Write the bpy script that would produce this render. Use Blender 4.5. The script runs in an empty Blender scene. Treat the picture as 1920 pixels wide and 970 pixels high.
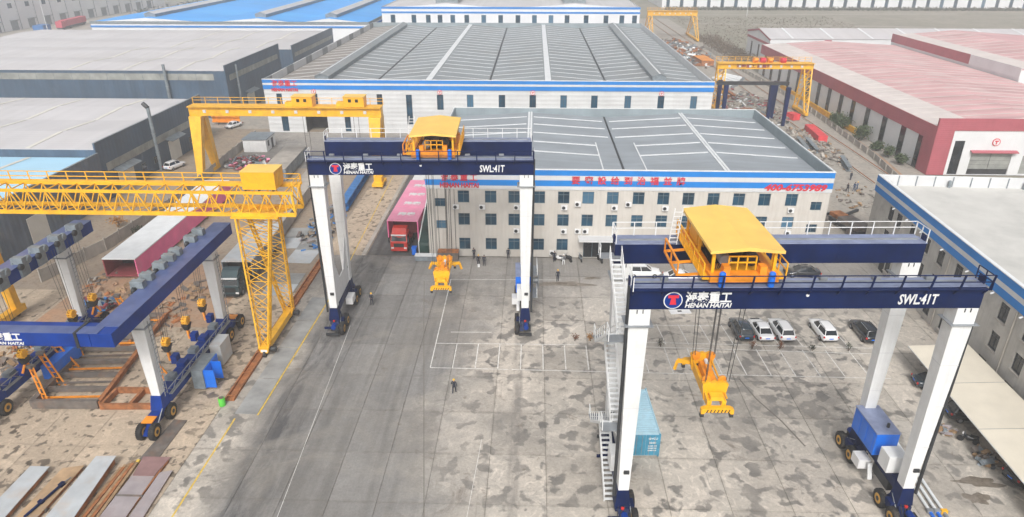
import bpy, bmesh, math, random
from mathutils import Vector, Matrix
random.seed(7)
R = math.radians
S = bpy.context.scene
C = S.collection

# ------------------------------------------------------------------ camera, sky, sun, exposure
cam = bpy.data.objects.new('camera', bpy.data.cameras.new('camera'))
C.objects.link(cam)
S.camera = cam
cam.data.sensor_width = 36.0
cam.data.lens = 36.0 * 1280.0 / 1920.0
cam.data.clip_start = 0.5
cam.data.clip_end = 3000
cam.location = (0, 0, 42)
cam.rotation_euler = (R(90 - 25.115), 0, R(1.823))

W = bpy.data.worlds.new('World')
S.world = W
W.use_nodes = True
wn, wl = W.node_tree.nodes, W.node_tree.links
wn.clear()
sky = wn.new('ShaderNodeTexSky')
sky.sky_type = 'NISHITA'
sky.sun_disc = False
sky.sun_elevation = R(43)
sky.sun_rotation = R(184)
sky.air_density = 1.0
sky.dust_density = 6.0
sky.ozone_density = 1.0
hs = wn.new('ShaderNodeHueSaturation')          # the overcast sky is grey-white, not blue
hs.inputs['Saturation'].default_value = 0.22
bg = wn.new('ShaderNodeBackground')
bg.inputs['Strength'].default_value = 0.12
wo = wn.new('ShaderNodeOutputWorld')
wl.new(sky.outputs[0], hs.inputs['Color'])
wl.new(hs.outputs[0], bg.inputs['Color'])
wl.new(bg.outputs[0], wo.inputs['Surface'])

sun = bpy.data.objects.new('sun', bpy.data.lights.new('sun', 'SUN'))
C.objects.link(sun)
sun.data.energy = 1.5
sun.data.angle = R(12)
sun.data.color = (1.0, 0.97, 0.93)
sun.rotation_euler = (R(47), 0, R(-4))

S.view_settings.view_transform = 'Standard'
S.view_settings.look = 'None'
S.view_settings.gamma = 1.0
S.view_settings.exposure = 0.34
S.cycles.max_bounces = 6
S.cycles.volume_bounces = 1
S.cycles.use_denoising = True

# ------------------------------------------------------------------ materials
MATS = {}
def nt(name):
    m = bpy.data.materials.new(name)
    m.use_nodes = True
    n = m.node_tree.nodes
    b = n['Principled BSDF']
    return m, n, m.node_tree.links, b

def noise(n, l, vec, scale, detail=4, rough=.55, dist=0.0):
    t = n.new('ShaderNodeTexNoise')
    t.inputs['Scale'].default_value = scale
    t.inputs['Detail'].default_value = detail
    t.inputs['Roughness'].default_value = rough
    t.inputs['Distortion'].default_value = dist
    l.new(vec, t.inputs['Vector'])
    return t.outputs['Fac']

def ramp(n, l, fac, a, b, ca=0.0, cb=1.0):
    r = n.new('ShaderNodeMapRange')
    r.inputs['From Min'].default_value = a
    r.inputs['From Max'].default_value = b
    r.inputs['To Min'].default_value = ca
    r.inputs['To Max'].default_value = cb
    l.new(fac, r.inputs['Value'])
    return r.outputs[0]

def mixc(n, l, fac, a, b, mode='MIX'):
    x = n.new('ShaderNodeMix')
    x.data_type = 'RGBA'
    x.blend_type = mode
    for k, v in ((0, fac), (6, a), (7, b)):
        if hasattr(v, 'is_linked') or hasattr(v, 'links'):
            l.new(v, x.inputs[k])
        elif k == 0:
            x.inputs[0].default_value = v
        else:
            x.inputs[k].default_value = (*v, 1)
    return x.outputs[2]

def mapped(n, l, vec, sc, rz=0.0):
    mp = n.new('ShaderNodeMapping')
    mp.inputs['Scale'].default_value = sc
    mp.inputs['Rotation'].default_value = (0, 0, rz)
    l.new(vec, mp.inputs['Vector'])
    return mp.outputs[0]

def pos(n):
    return n.new('ShaderNodeNewGeometry').outputs['Position']

def bump(n, l, b, h, strength, dist=0.02):
    bp = n.new('ShaderNodeBump')
    bp.inputs['Strength'].default_value = strength
    bp.inputs['Distance'].default_value = dist
    l.new(h, bp.inputs['Height'])
    l.new(bp.outputs[0], b.inputs['Normal'])

def pm(name, col, rough=.6, metal=0.0, var=.10, scale=.7, dirt=None, dirt_amt=.35, dirt_scale=.35,
       streak=0.0, ribs=None, coat=0.0, spec=None, sheets=None):
    """painted / coated surface with tone variation, dirt of its own shape, rain streaks and rib relief"""
    if name in MATS:
        return MATS[name]
    m, n, l, b = nt(name)
    p = pos(n)
    f = noise(n, l, p, scale, 5)
    dk = tuple(max(0, c * (1 - var * 1.6)) for c in col)
    lt = tuple(min(1, c * (1 + var)) for c in col)
    c = mixc(n, l, ramp(n, l, f, .3, .7), dk, lt)
    if dirt:
        d = noise(n, l, p, dirt_scale, 7, .62, .4)
        c = mixc(n, l, ramp(n, l, d, .5, .72, 0, dirt_amt), c, dirt)
    if streak:
        sv = mapped(n, l, p, (3.0, 3.0, .12))
        s = noise(n, l, sv, 1.0, 4, .6)
        c = mixc(n, l, ramp(n, l, s, .45, .75, 0, streak), c, tuple(x * .55 for x in col))
    if sheets:
        dp = n.new('ShaderNodeVectorMath'); dp.operation = 'DOT_PRODUCT'; l.new(p, dp.inputs[0]); dp.inputs[1].default_value = sheets[0]
        fl = n.new('ShaderNodeMath'); fl.operation = 'FLOOR'; l.new(dp.outputs['Value'], fl.inputs[0])
        wn_ = n.new('ShaderNodeTexWhiteNoise'); wn_.noise_dimensions = '1D'; l.new(fl.outputs[0], wn_.inputs['W'])
        hv = n.new('ShaderNodeHueSaturation'); l.new(ramp(n, l, wn_.outputs['Value'], 0, 1, 1-sheets[1], 1+sheets[1]), hv.inputs['Value']); l.new(c, hv.inputs['Color'])
        c = hv.outputs[0]
    l.new(c, b.inputs['Base Color'])
    b.inputs['Roughness'].default_value = rough
    b.inputs['Metallic'].default_value = metal
    if spec is not None:
        b.inputs['Specular IOR Level'].default_value = spec
    if coat:
        b.inputs['Coat Weight'].default_value = coat
        b.inputs['Coat Roughness'].default_value = .12
    if ribs:
        sc, st = ribs[0], ribs[1]
        sep = n.new('ShaderNodeVectorMath')
        sep.operation = 'DOT_PRODUCT'
        l.new(p, sep.inputs[0])
        sep.inputs[1].default_value = ribs[2] if len(ribs) > 2 else (1, 1, 0)
        w = n.new('ShaderNodeMath'); w.operation = 'MULTIPLY'; w.inputs[1].default_value = sc * 6.283
        l.new(sep.outputs['Value'], w.inputs[0])
        sn = n.new('ShaderNodeMath'); sn.operation = 'SINE'
        l.new(w.outputs[0], sn.inputs[0])
        bump(n, l, b, sn.outputs[0], st, .05)
    MATS[name] = m
    return m

def glass_mat(name, col, rough=.08):
    if name in MATS:
        return MATS[name]
    m, n, l, b = nt(name)
    f = noise(n, l, pos(n), .45, 3)
    gc = mixc(n, l, ramp(n, l, f, .35, .65), tuple(c * .55 for c in col), tuple(c * 1.5 for c in col))
    oi = n.new('ShaderNodeObjectInfo').outputs['Random']
    gc = mixc(n, l, ramp(n, l, oi, .72, .98, 0, .75 if col[2] > .04 else .25), gc, tuple(min(.4, c * 3 + .05) for c in col))
    l.new(gc, b.inputs['Base Color'])
    b.inputs['Roughness'].default_value = rough
    b.inputs['Specular IOR Level'].default_value = .6
    MATS[name] = m
    return m

def concrete_mat(name, tan, grey, dark, stain=.62, big=.55, lane=False, patch_scale=.5, blend=None):
    m, n, l, b = nt(name)
    p = pos(n)
    oi = n.new('ShaderNodeObjectInfo').outputs['Random']
    f1 = noise(n, l, p, .09, 5, .6, .5)
    f2 = noise(n, l, p, 1.1, 9, .66, 1.2)
    c = mixc(n, l, ramp(n, l, f1, .38, .62), tan, grey)
    c = mixc(n, l, ramp(n, l, f2, .30, .72, 0, .42), c, tuple(x * .62 for x in grey))
    f3 = noise(n, l, p, .55, 8, .62, 2.2)                      # scraped lighter swirls
    c = mixc(n, l, ramp(n, l, f3, .53, .60, 0, .42), c, tuple(min(.75, x * 1.22) for x in tan))
    if blend:
        sx = n.new('ShaderNodeSeparateXYZ'); l.new(p, sx.inputs[0])
        wob = ramp(n, l, noise(n, l, p, .11, 6, .6, .6), .25, .75, -5.5, 5.5)
        ad = n.new('ShaderNodeMath'); ad.operation = 'ADD'; l.new(sx.outputs[0], ad.inputs[0]); l.new(wob, ad.inputs[1])
        mr = ramp(n, l, ad.outputs[0], -12.0, -3.0, 1, 0)
        w3 = n.new('ShaderNodeMath'); w3.operation = 'MULTIPLY_ADD'; w3.inputs[1].default_value = .28; l.new(wob, w3.inputs[0]); l.new(sx.outputs[0], w3.inputs[2])
        m2 = ramp(n, l, w3.outputs[0], -27.2, -24.8, 0, 1)
        mu = n.new('ShaderNodeMath'); mu.operation = 'MULTIPLY'; l.new(mr, mu.inputs[0]); l.new(m2, mu.inputs[1])
        my = ramp(n, l, sx.outputs[1], 74, 84)
        mx = n.new('ShaderNodeMath'); mx.operation = 'MAXIMUM'; mx.use_clamp = True; l.new(mu.outputs[0], mx.inputs[0])
        m3 = n.new('ShaderNodeMath'); m3.operation = 'MULTIPLY'; m3.inputs[1].default_value = .75; l.new(my, m3.inputs[0]); l.new(m3.outputs[0], mx.inputs[1])
        f7 = noise(n, l, p, .8, 7, .6, 1.0)
        lanec = mixc(n, l, ramp(n, l, f7, .3, .7), blend, tuple(x*.78 for x in blend))
        sv = mapped(n, l, p, (1.1, .03, 1))
        s = noise(n, l, sv, 1.0, 6, .6)
        lanec = mixc(n, l, ramp(n, l, s, .44, .66, 0, .62), lanec, tuple(x * .55 for x in blend))
        sv2 = mapped(n, l, p, (3.0, .05, 1))
        s2 = noise(n, l, sv2, 1.0, 4, .6)
        lanec = mixc(n, l, ramp(n, l, s2, .56, .76, 0, .35), lanec, tuple(min(.8, x * 1.35) for x in blend))
        # black tyre smears along the lane edge
        e1 = ramp(n, l, sx.outputs[0], -27.5, -24.0); e2 = ramp(n, l, sx.outputs[0], -23.0, -18.5, 1, 0)
        em_ = n.new('ShaderNodeMath'); em_.operation = 'MULTIPLY'; l.new(e1, em_.inputs[0]); l.new(e2, em_.inputs[1])
        s3 = ramp(n, l, noise(n, l, mapped(n, l, p, (1.0, .22, 1)), .55, 7, .7, 1.2), .40, .56, 0, .92)
        e3 = n.new('ShaderNodeMath'); e3.operation = 'MULTIPLY'; l.new(em_.outputs[0], e3.inputs[0]); l.new(s3, e3.inputs[1])
        lanec = mixc(n, l, e3.outputs[0], lanec, (.085, .085, .088))
        c = mixc(n, l, mx.outputs[0], c, lanec)
        for xc in (-1.3, -22.3):                                 # tyre tracks of the gantry
            d1 = n.new('ShaderNodeMath'); d1.operation = 'SUBTRACT'; d1.inputs[1].default_value = xc; l.new(sx.outputs[0], d1.inputs[0])
            d2 = n.new('ShaderNodeMath'); d2.operation = 'ABSOLUTE'; l.new(d1.outputs[0], d2.inputs[0])
            tr = n.new('ShaderNodeMath'); tr.operation = 'MULTIPLY'
            l.new(ramp(n, l, d2.outputs[0], .35, .65, .55, 0), tr.inputs[0]); l.new(ramp(n, l, noise(n, l, mapped(n, l, p, (.6, .12, 1)), 1.0, 5, .6), .38, .6), tr.inputs[1])
            c = mixc(n, l, tr.outputs[0], c, (.13, .125, .12))
    if lane:
        sv = mapped(n, l, p, (1.3, .035, 1))
        s = noise(n, l, sv, 1.0, 6, .6)
        c = mixc(n, l, ramp(n, l, s, .44, .66, 0, .6), c, tuple(x * .45 for x in grey))
        sv2 = mapped(n, l, p, (4.0, .06, 1))
        s2 = noise(n, l, sv2, 1.0, 4, .6)
        c = mixc(n, l, ramp(n, l, s2, .55, .75, 0, .3), c, tuple(min(.8, x * 1.3) for x in tan))
    f4 = noise(n, l, p, patch_scale * 1.25, 2.0, .5, .25)               # damp patches with hard edges, in clusters
    cl = noise(n, l, p, .055, 3, .5)
    f4m = n.new('ShaderNodeMath'); f4m.operation = 'MULTIPLY_ADD'; f4m.inputs[1].default_value = .42
    l.new(cl, f4m.inputs[0]); l.new(f4, f4m.inputs[2])
    fr = n.new('ShaderNodeMath'); fr.operation = 'MULTIPLY_ADD'; fr.inputs[1].default_value = .16
    l.new(noise(n, l, p, 3.5, 7, .75, .8), fr.inputs[0]); l.new(f4m.outputs[0], fr.inputs[2])
    a4a = ramp(n, l, fr.outputs[0], stain + .262, stain + .325)
    f4s = noise(n, l, p, patch_scale * 3.1, 3, .5, .6)
    a4b = ramp(n, l, f4s, stain + .10, stain + .19, 0, .6)
    a4x = n.new('ShaderNodeMath'); a4x.operation = 'MAXIMUM'; l.new(a4a, a4x.inputs[0]); l.new(a4b, a4x.inputs[1])
    a4 = a4x.outputs[0]
    f5 = noise(n, l, p, .13, 6, .6, .8)                         # wide worn/wet areas
    a5 = ramp(n, l, f5, big-.03, big + .12, 0, .6)
    c = mixc(n, l, a5, c, tuple(x * .68 for x in grey))
    am = n.new('ShaderNodeMath'); am.operation = 'MULTIPLY'; l.new(ramp(n, l, noise(n, l, p, .3, 3), .35, .65, .55, 1.0), am.inputs[1])
    l.new(a4, am.inputs[0])
    afac = am.outputs[0]
    if blend:
        iv = n.new('ShaderNodeMath'); iv.operation = 'MULTIPLY_ADD'; iv.inputs[1].default_value = -.88; iv.inputs[2].default_value = 1.0; l.new(mx.outputs[0], iv.inputs[0])
        a2 = n.new('ShaderNodeMath'); a2.operation = 'MULTIPLY'; l.new(afac, a2.inputs[0]); l.new(iv.outputs[0], a2.inputs[1]); afac = a2.outputs[0]
        wet = ramp(n, l, noise(n, l, p, .06, 5, .6, .5), .48, .66, 0, .5)          # wide soft damp zones
        c = mixc(n, l, wet, c, (.20, .185, .165))
        oil = ramp(n, l, noise(n, l, p, .22, 7, .7, 1.4), .60, .70, 0, .6)         # brown oil smears
        c = mixc(n, l, oil, c, (.15, .12, .095))
    c = mixc(n, l, afac, c, dark)
    f6 = noise(n, l, p, .33, 4, .7, 1.5)
    c = mixc(n, l, ramp(n, l, f6, .66, .74, 0, .5), c, (.13, .095, .065))
    # dirt gathered along the slab joints
    gsep = n.new('ShaderNodeSeparateXYZ'); l.new(n.new('ShaderNodeTexCoord').outputs['Generated'], gsep.inputs[0])
    eds = []
    for ax in (0, 1):
        q1 = n.new('ShaderNodeMath'); q1.operation = 'SUBTRACT'; q1.inputs[1].default_value = .5; l.new(gsep.outputs[ax], q1.inputs[0])
        q2 = n.new('ShaderNodeMath'); q2.operation = 'ABSOLUTE'; l.new(q1.outputs[0], q2.inputs[0]); eds.append(q2.outputs[0])
    em2 = n.new('ShaderNodeMath'); em2.operation = 'MAXIMUM'; l.new(eds[0], em2.inputs[0]); l.new(eds[1], em2.inputs[1])
    ed = n.new('ShaderNodeMath'); ed.operation = 'MULTIPLY'
    l.new(ramp(n, l, em2.outputs[0], .455, .5, 0, .42), ed.inputs[0]); l.new(ramp(n, l, noise(n, l, p, .7, 6, .7), .4, .62), ed.inputs[1])
    c = mixc(n, l, ed.outputs[0], c, (.16, .145, .125))
    # fine grain of the worn surface
    gr_ = n.new('ShaderNodeHueSaturation'); l.new(ramp(n, l, noise(n, l, p, 4.5, 8, .8, .5), .3, .7, .80, 1.16), gr_.inputs['Value']); l.new(c, gr_.inputs['Color'])
    c = gr_.outputs[0]
    # scuffs at odd angles
    for rz_, th in ((.6, .66), (-.45, .68)):
        sc_ = noise(n, l, mapped(n, l, p, (2.6, .10, 1), rz_), 1.0, 3, .6)
        c = mixc(n, l, ramp(n, l, sc_, th, th+.06, 0, .4), c, tuple(x * .5 for x in grey))
    # slab to slab tone
    hv = n.new('ShaderNodeHueSaturation')
    l.new(ramp(n, l, oi, 0, 1, .86, 1.10), hv.inputs['Value'])
    l.new(c, hv.inputs['Color'])
    l.new(hv.outputs[0], b.inputs['Base Color'])
    l.new(ramp(n, l, a4, 0, 1, .85, .5), b.inputs['Roughness'])
    b.inputs['Specular IOR Level'].default_value = .3
    bump(n, l, b, f2, .12, .03)
    MATS[name] = m
    return m

def soil_mat(name, a, b_, c_, sc=.25):
    m, n, l, b = nt(name)
    p = pos(n)
    f1 = noise(n, l, p, sc, 8, .65, 1.0)
    f2 = noise(n, l, p, sc * 6, 6, .65, .5)
    c = mixc(n, l, ramp(n, l, f1, .35, .65), a, b_)
    c = mixc(n, l, ramp(n, l, f2, .5, .7, 0, .65), c, c_)
    l.new(c, b.inputs['Base Color'])
    b.inputs['Roughness'].default_value = .95
    bump(n, l, b, f2, .5, .08)
    MATS[name] = m
    return m

M_tan = concrete_mat('yard_concrete', (.61, .55, .475), (.47, .435, .385), (.185, .175, .16), .57, .55, blend=(.275, .266, .255))
M_lane = concrete_mat('lane_concrete', (.30, .28, .26), (.215, .21, .20), (.10, .095, .09), .70, .56, True, .3)
M_left = concrete_mat('left_concrete', (.52, .42, .315), (.44, .36, .275), (.11, .09, .07), .585, .63, False, .85)
M_front = concrete_mat('front_concrete', (.34, .315, .285), (.245, .235, .22), (.13, .12, .105), .66, .57)
M_road = concrete_mat('road_asphalt', (.17, .165, .16), (.12, .12, .12), (.06, .06, .06), .75, .6, True)
M_joint = pm('joint_soil', (.16, .145, .125), .95)
M_soil = soil_mat('scrap_soil', (.34, .27, .20), (.27, .225, .18), (.17, .11, .075))
M_rustsoil = soil_mat('rust_soil', (.42, .25, .15), (.33, .24, .17), (.22, .13, .08), .35)
M_field = soil_mat('field_soil', (.30, .27, .22), (.22, .21, .16), (.13, .14, .09), .05)
M_strip = soil_mat('strip_soil', (.40, .36, .31), (.31, .29, .26), (.18, .15, .12), .22)

navy = pm('navy_paint', (.001, .011, .068), .5, var=.25, scale=.5, dirt=(.012, .022, .06), dirt_amt=.25, streak=.15, spec=.18)
navy_c = pm('royal_navy_paint', (.002, .036, .24), .35, var=.2, scale=.6, dirt=(.02, .045, .14), dirt_amt=.25, spec=.2)
navysheen = pm('navy_sky_sheen', (.24, .28, .42), .38, .1, var=.15, scale=.9, dirt=(.12, .14, .24), dirt_amt=.35, dirt_scale=1.2)  # sky reflection on navy steel, painted in as pale lavender
hoistsheen = pm('hoist_top_sheen', (.085, .12, .28), .32, .1, var=.15, scale=.8, dirt=(.14, .17, .27), dirt_amt=.5, dirt_scale=.8)  # royal navy lightened: the sheen on top is put into the colour
white = pm('white_paint', (.74, .75, .75), .42, var=.05, scale=.6, dirt=(.50, .48, .44), dirt_amt=.35, dirt_scale=.6, streak=.25)
whiteb = pm('white_body', (.74, .74, .74), .35, var=.04)
grey = pm('grey_steel', (.27, .29, .31), .5, .2, var=.18, dirt=(.15, .13, .11), dirt_amt=.4)
greyp = pm('grey_blue_paint', (.20, .235, .26), .45, var=.2, scale=1.5, dirt=(.10, .10, .10), dirt_amt=.3)
dark = pm('dark_steel', (.035, .038, .042), .5, .2, var=.3)
black = pm('black_rubber', (.018, .018, .019), .8, var=.3, scale=3, dirt=(.12, .10, .08), dirt_amt=.5, dirt_scale=2)
yellow = pm('yellow_paint', (.88, .44, .012), .42, var=.07, scale=.8, dirt=(.35, .16, .03), dirt_amt=.35, dirt_scale=.8)
yroof = pm('yellow_roof', (.86, .56, .13), .5, var=.05, scale=.5, dirt=(.62, .40, .12), dirt_amt=.3)
ygold = pm('gold_paint', (.86, .46, .018), .42, var=.09, scale=.8, dirt=(.38, .19, .04), dirt_amt=.4, dirt_scale=.7, streak=.12)
orange = pm('orange_paint', (.84, .29, .015), .45, var=.12, scale=1.2, dirt=(.25, .10, .03), dirt_amt=.4, dirt_scale=1)
rust = pm('rusty_steel', (.38, .15, .055), .85, .1, var=.25, scale=1.4, dirt=(.12, .06, .035), dirt_amt=.6, dirt_scale=.9)
rustg = pm('brown_grey_steel', (.17, .15, .135), .7, .2, var=.2, scale=1.2, dirt=(.28, .13, .06), dirt_amt=.45, dirt_scale=.7)
blue = pm('bright_blue_paint', (.008, .16, .72), .35, var=.08, dirt=(.05, .12, .3), dirt_amt=.3)
stripe = pm('stripe_blue', (.003, .20, .60), .6, var=.07, scale=.3, streak=.10)
stripew = pm('stripe_white', (.60, .61, .62), .55, var=.05, scale=.4, streak=.12, ribs=(2.2, .10, (0, 0, 1)))
redsign = pm('red_letter', (.62, .025, .05), .45, var=.1)
pink = pm('pink_paint', (.90, .17, .38), .5, var=.07, scale=.5, dirt=(.7, .3, .42), dirt_amt=.35)
pinkt = pm('pink_top', (.78, .29, .43), .55, var=.06, scale=.5, dirt=(.72, .4, .5), dirt_amt=.4)
maroon = pm('maroon_steel', (.28, .06, .07), .7, var=.2)
teal = glass_mat('teal_glass', (.008, .045, .08))
darkglass = glass_mat('dark_glass', (.012, .016, .020))
frame_m = pm('window_frame_grey', (.13, .17, .19), .5, var=.1)
dframe = pm('window_frame_dark', (.05, .055, .06), .5, var=.1)
tanwall = pm('tan_wall', (.56, .53, .485), .75, var=.05, scale=.4, dirt=(.50, .44, .37), dirt_amt=.4, streak=.20, ribs=(1.6, .25, (1, 0, 0)))
facwall = pm('factory_wall', (.60, .61, .615), .6, var=.06, scale=.25, dirt=(.45, .45, .45), dirt_amt=.3, streak=.12, ribs=(1.0, .35, (0, 0, 1)), sheets=((0, 0, 1.0), .05))
concwall = pm('cement_wall', (.50, .48, .445), .85, var=.12, scale=.35, dirt=(.30, .285, .265), dirt_amt=.7, dirt_scale=.5, streak=.35)
concp = pm('cement_plain', (.41, .38, .34), .85, var=.14, scale=.5, dirt=(.2, .19, .17), dirt_amt=.5, streak=.25)
roofg = pm('roof_steel', (.29, .32, .35), .55, .0, var=.07, scale=.22, dirt=(.24, .25, .26), dirt_amt=.35, dirt_scale=.15, ribs=(.9, .22, (0, 1, 0)), sheets=((0, 1.05, 0), .06))
rooff = pm('factory_roof_steel', (.26, .285, .30), .6, .0, var=.08, scale=.12, dirt=(.225, .215, .205), dirt_amt=.45, dirt_scale=.1, ribs=(.6, .1, (0, 1, 0)), sheets=((0, .85, 0), .05))
roofbrown = pm('stained_roof_steel', (.27, .245, .225), .65, var=.12, scale=.15, dirt=(.26, .21, .17), dirt_amt=.5, dirt_scale=.15, ribs=(.6, .2, (0, 1, 0)))
skylt = pm('skylight_sheet', (.74, .76, .77), .4, var=.05, scale=.8, dirt=(.55, .56, .56), dirt_amt=.3)
skyly = pm('skylight_yellowed', (.66, .64, .58), .5, var=.06, scale=.5)
parapet = pm('parapet_steel', (.25, .30, .325), .55, var=.1, scale=.3, streak=.2)
roofl = pm('pale_roof_sheet', (.56, .545, .555), .6, var=.05, scale=.08, dirt=(.50, .47, .45), dirt_amt=.45, dirt_scale=.05, ribs=(.8, .12, (0, 1, 0)), sheets=((.7, 0, 0), .035))
roofc = pm('cement_roof', (.58, .57, .54), .8, var=.06, scale=.3, dirt=(.40, .40, .38), dirt_amt=.6, dirt_scale=.14)
slate = pm('slate_blue_sheet', (.058, .10, .155), .5, var=.12, scale=.15, dirt=(.10, .13, .17), dirt_amt=.35, streak=.15, ribs=(.9, .4, (1, 1, 0)), sheets=((.9, .9, 0), .08))
slatew = pm('weathered_blue_sheet', (.115, .15, .20), .6, var=.15, scale=.3, dirt=(.2, .22, .25), dirt_amt=.5, streak=.45, ribs=(.9, .6, (1, 1, 0)))
ltblue = pm('light_blue_roof', (.42, .68, .86), .5, var=.05, scale=.1, ribs=(.8, .1, (0, 1, 0)))
cyan = pm('azure_roof', (.05, .38, .90), .5, var=.10, scale=.05, dirt=(.10, .50, .95), dirt_amt=.5, dirt_scale=.04)
clerest = pm('dusty_pane', (.30, .31, .29), .6, var=.2, scale=.5, dirt=(.2, .2, .19), dirt_amt=.5)
redfas = pm('red_fascia', (.41, .10, .125), .55, var=.08, scale=.3, streak=.12, ribs=(2.6, .2, (0, 0, 1)))
redroof = pm('pink_red_roof', (.62, .37, .375), .6, var=.09, scale=.1, dirt=(.68, .54, .52), dirt_amt=.8, dirt_scale=.09, ribs=(.8, .15, (0, 1, 0)), sheets=((0, 1.1, 0), .11))
bandroof = pm('pale_band_roof', (.66, .60, .57), .6, var=.06, scale=.2, dirt=(.55, .47, .44), dirt_amt=.4)
whitewall = pm('white_wall', (.70, .71, .72), .65, var=.04, scale=.2, dirt=(.55, .55, .55), dirt_amt=.25, streak=.08)
farwall = pm('far_white_wall', (.72, .73, .75), .7, var=.05, scale=.1)
cream = pm('cream_canvas', (.72, .66, .545), .75, var=.05, scale=.4, dirt=(.6, .54, .44), dirt_amt=.3)
lineW = pm('line_paint', (.70, .69, .66), .8, var=.15, scale=2.5, dirt=(.36, .34, .30), dirt_amt=.8, dirt_scale=1.6)
lineY = pm('yellow_line_paint', (.70, .48, .07), .8, var=.2, scale=2.5, dirt=(.38, .31, .2), dirt_amt=.7, dirt_scale=2)
wood = pm('weathered_wood', (.34, .22, .12), .85, var=.25, scale=2, dirt=(.16, .10, .06), dirt_amt=.5, dirt_scale=1.5)
plate1 = pm('pale_steel_plate', (.50, .53, .55), .55, .1, var=.08, scale=.7, dirt=(.55, .36, .2), dirt_amt=.35, dirt_scale=.4)
plate2 = pm('mauve_steel_plate', (.37, .33, .34), .6, .1, var=.1, scale=.8, dirt=(.30, .22, .2), dirt_amt=.45, dirt_scale=.5)
plate3 = pm('red_brown_plate', (.27, .16, .155), .7, var=.12, scale=.9)
plate4 = pm('ochre_steel_plate', (.46, .31, .18), .7, var=.2, scale=.7, dirt=(.26, .2, .17), dirt_amt=.7, dirt_scale=.6)
mattx = pm('worn_road_plate', (.33, .335, .33), .65, .1, var=.18, scale=.5, dirt=(.20, .2, .2), dirt_amt=.5, dirt_scale=.4)
contb = pm('faded_blue_container', (.40, .60, .70), .6, var=.08, scale=.7, dirt=(.32, .30, .28), dirt_amt=.4, streak=.25)
contd = pm('container_door_blue', (.05, .25, .38), .55, var=.15, scale=1.2, dirt=(.15, .2, .22), dirt_amt=.4)
carw = pm('white_car_paint', (.78, .78, .78), .22, var=.02, coat=.6)
cark = pm('black_car_paint', (.014, .017, .022), .2, var=.2, coat=.8)
carg = pm('dark_blue_car_paint', (.02, .035, .05), .2, var=.2, coat=.8)
carb = pm('blue_car_paint', (.05, .22, .55), .25, var=.1, coat=.5)
redp = pm('red_truck_paint', (.52, .035, .025), .3, var=.1, coat=.4, dirt=(.3, .06, .04), dirt_amt=.3)
lamp_r = pm('red_lamp_lens', (.5, .02, .02), .25)
skin = pm('skin', (.45, .27, .19), .6)
cloth = pm('navy_workwear', (.022, .026, .042), .85, var=.3, scale=6)
clothg = pm('grey_workwear', (.17, .175, .18), .85, var=.2, scale=6)
clothb = pm('blue_workwear', (.035, .08, .17), .85, var=.2, scale=6)
helm = pm('yellow_helmet', (.85, .50, .02), .35)
helmw = pm('white_helmet', (.78, .78, .76), .35)
hair_m = pm('black_hair', (.015, .013, .012), .7)
green = pm('green_paint', (.10, .55, .06), .45, var=.1)
tarp = pm('blue_tarp', (.03, .16, .42), .5, var=.2, scale=1.5)
rope_m = pm('wire_rope', (.07, .07, .07), .6, .3)
def leaf_mat(name, a, b_):
    m, n, l, b = nt(name)
    oi = noise(n, l, pos(n), 2.2, 3)
    l.new(mixc(n, l, ramp(n, l, oi, .3, .7), a, b_), b.inputs['Base Color'])
    b.inputs['Roughness'].default_value = .7
    MATS[name] = m
    return m
leaf = leaf_mat('leaf_green', (.035, .06, .025), (.085, .12, .045))
leafd = leaf_mat('leaf_grey_green', (.05, .065, .045), (.11, .12, .08))
leafr = leaf_mat('leaf_rust', (.12, .045, .025), (.24, .10, .04))
leafo = leaf_mat('leaf_orange', (.28, .12, .02), (.42, .20, .04))
leafk = leaf_mat('leaf_dark', (.02, .03, .018), (.05, .06, .03))
twig = leaf_mat('dry_twig', (.10, .075, .05), (.17, .13, .09))
bark = pm('bark', (.10, .075, .055), .9)

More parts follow.
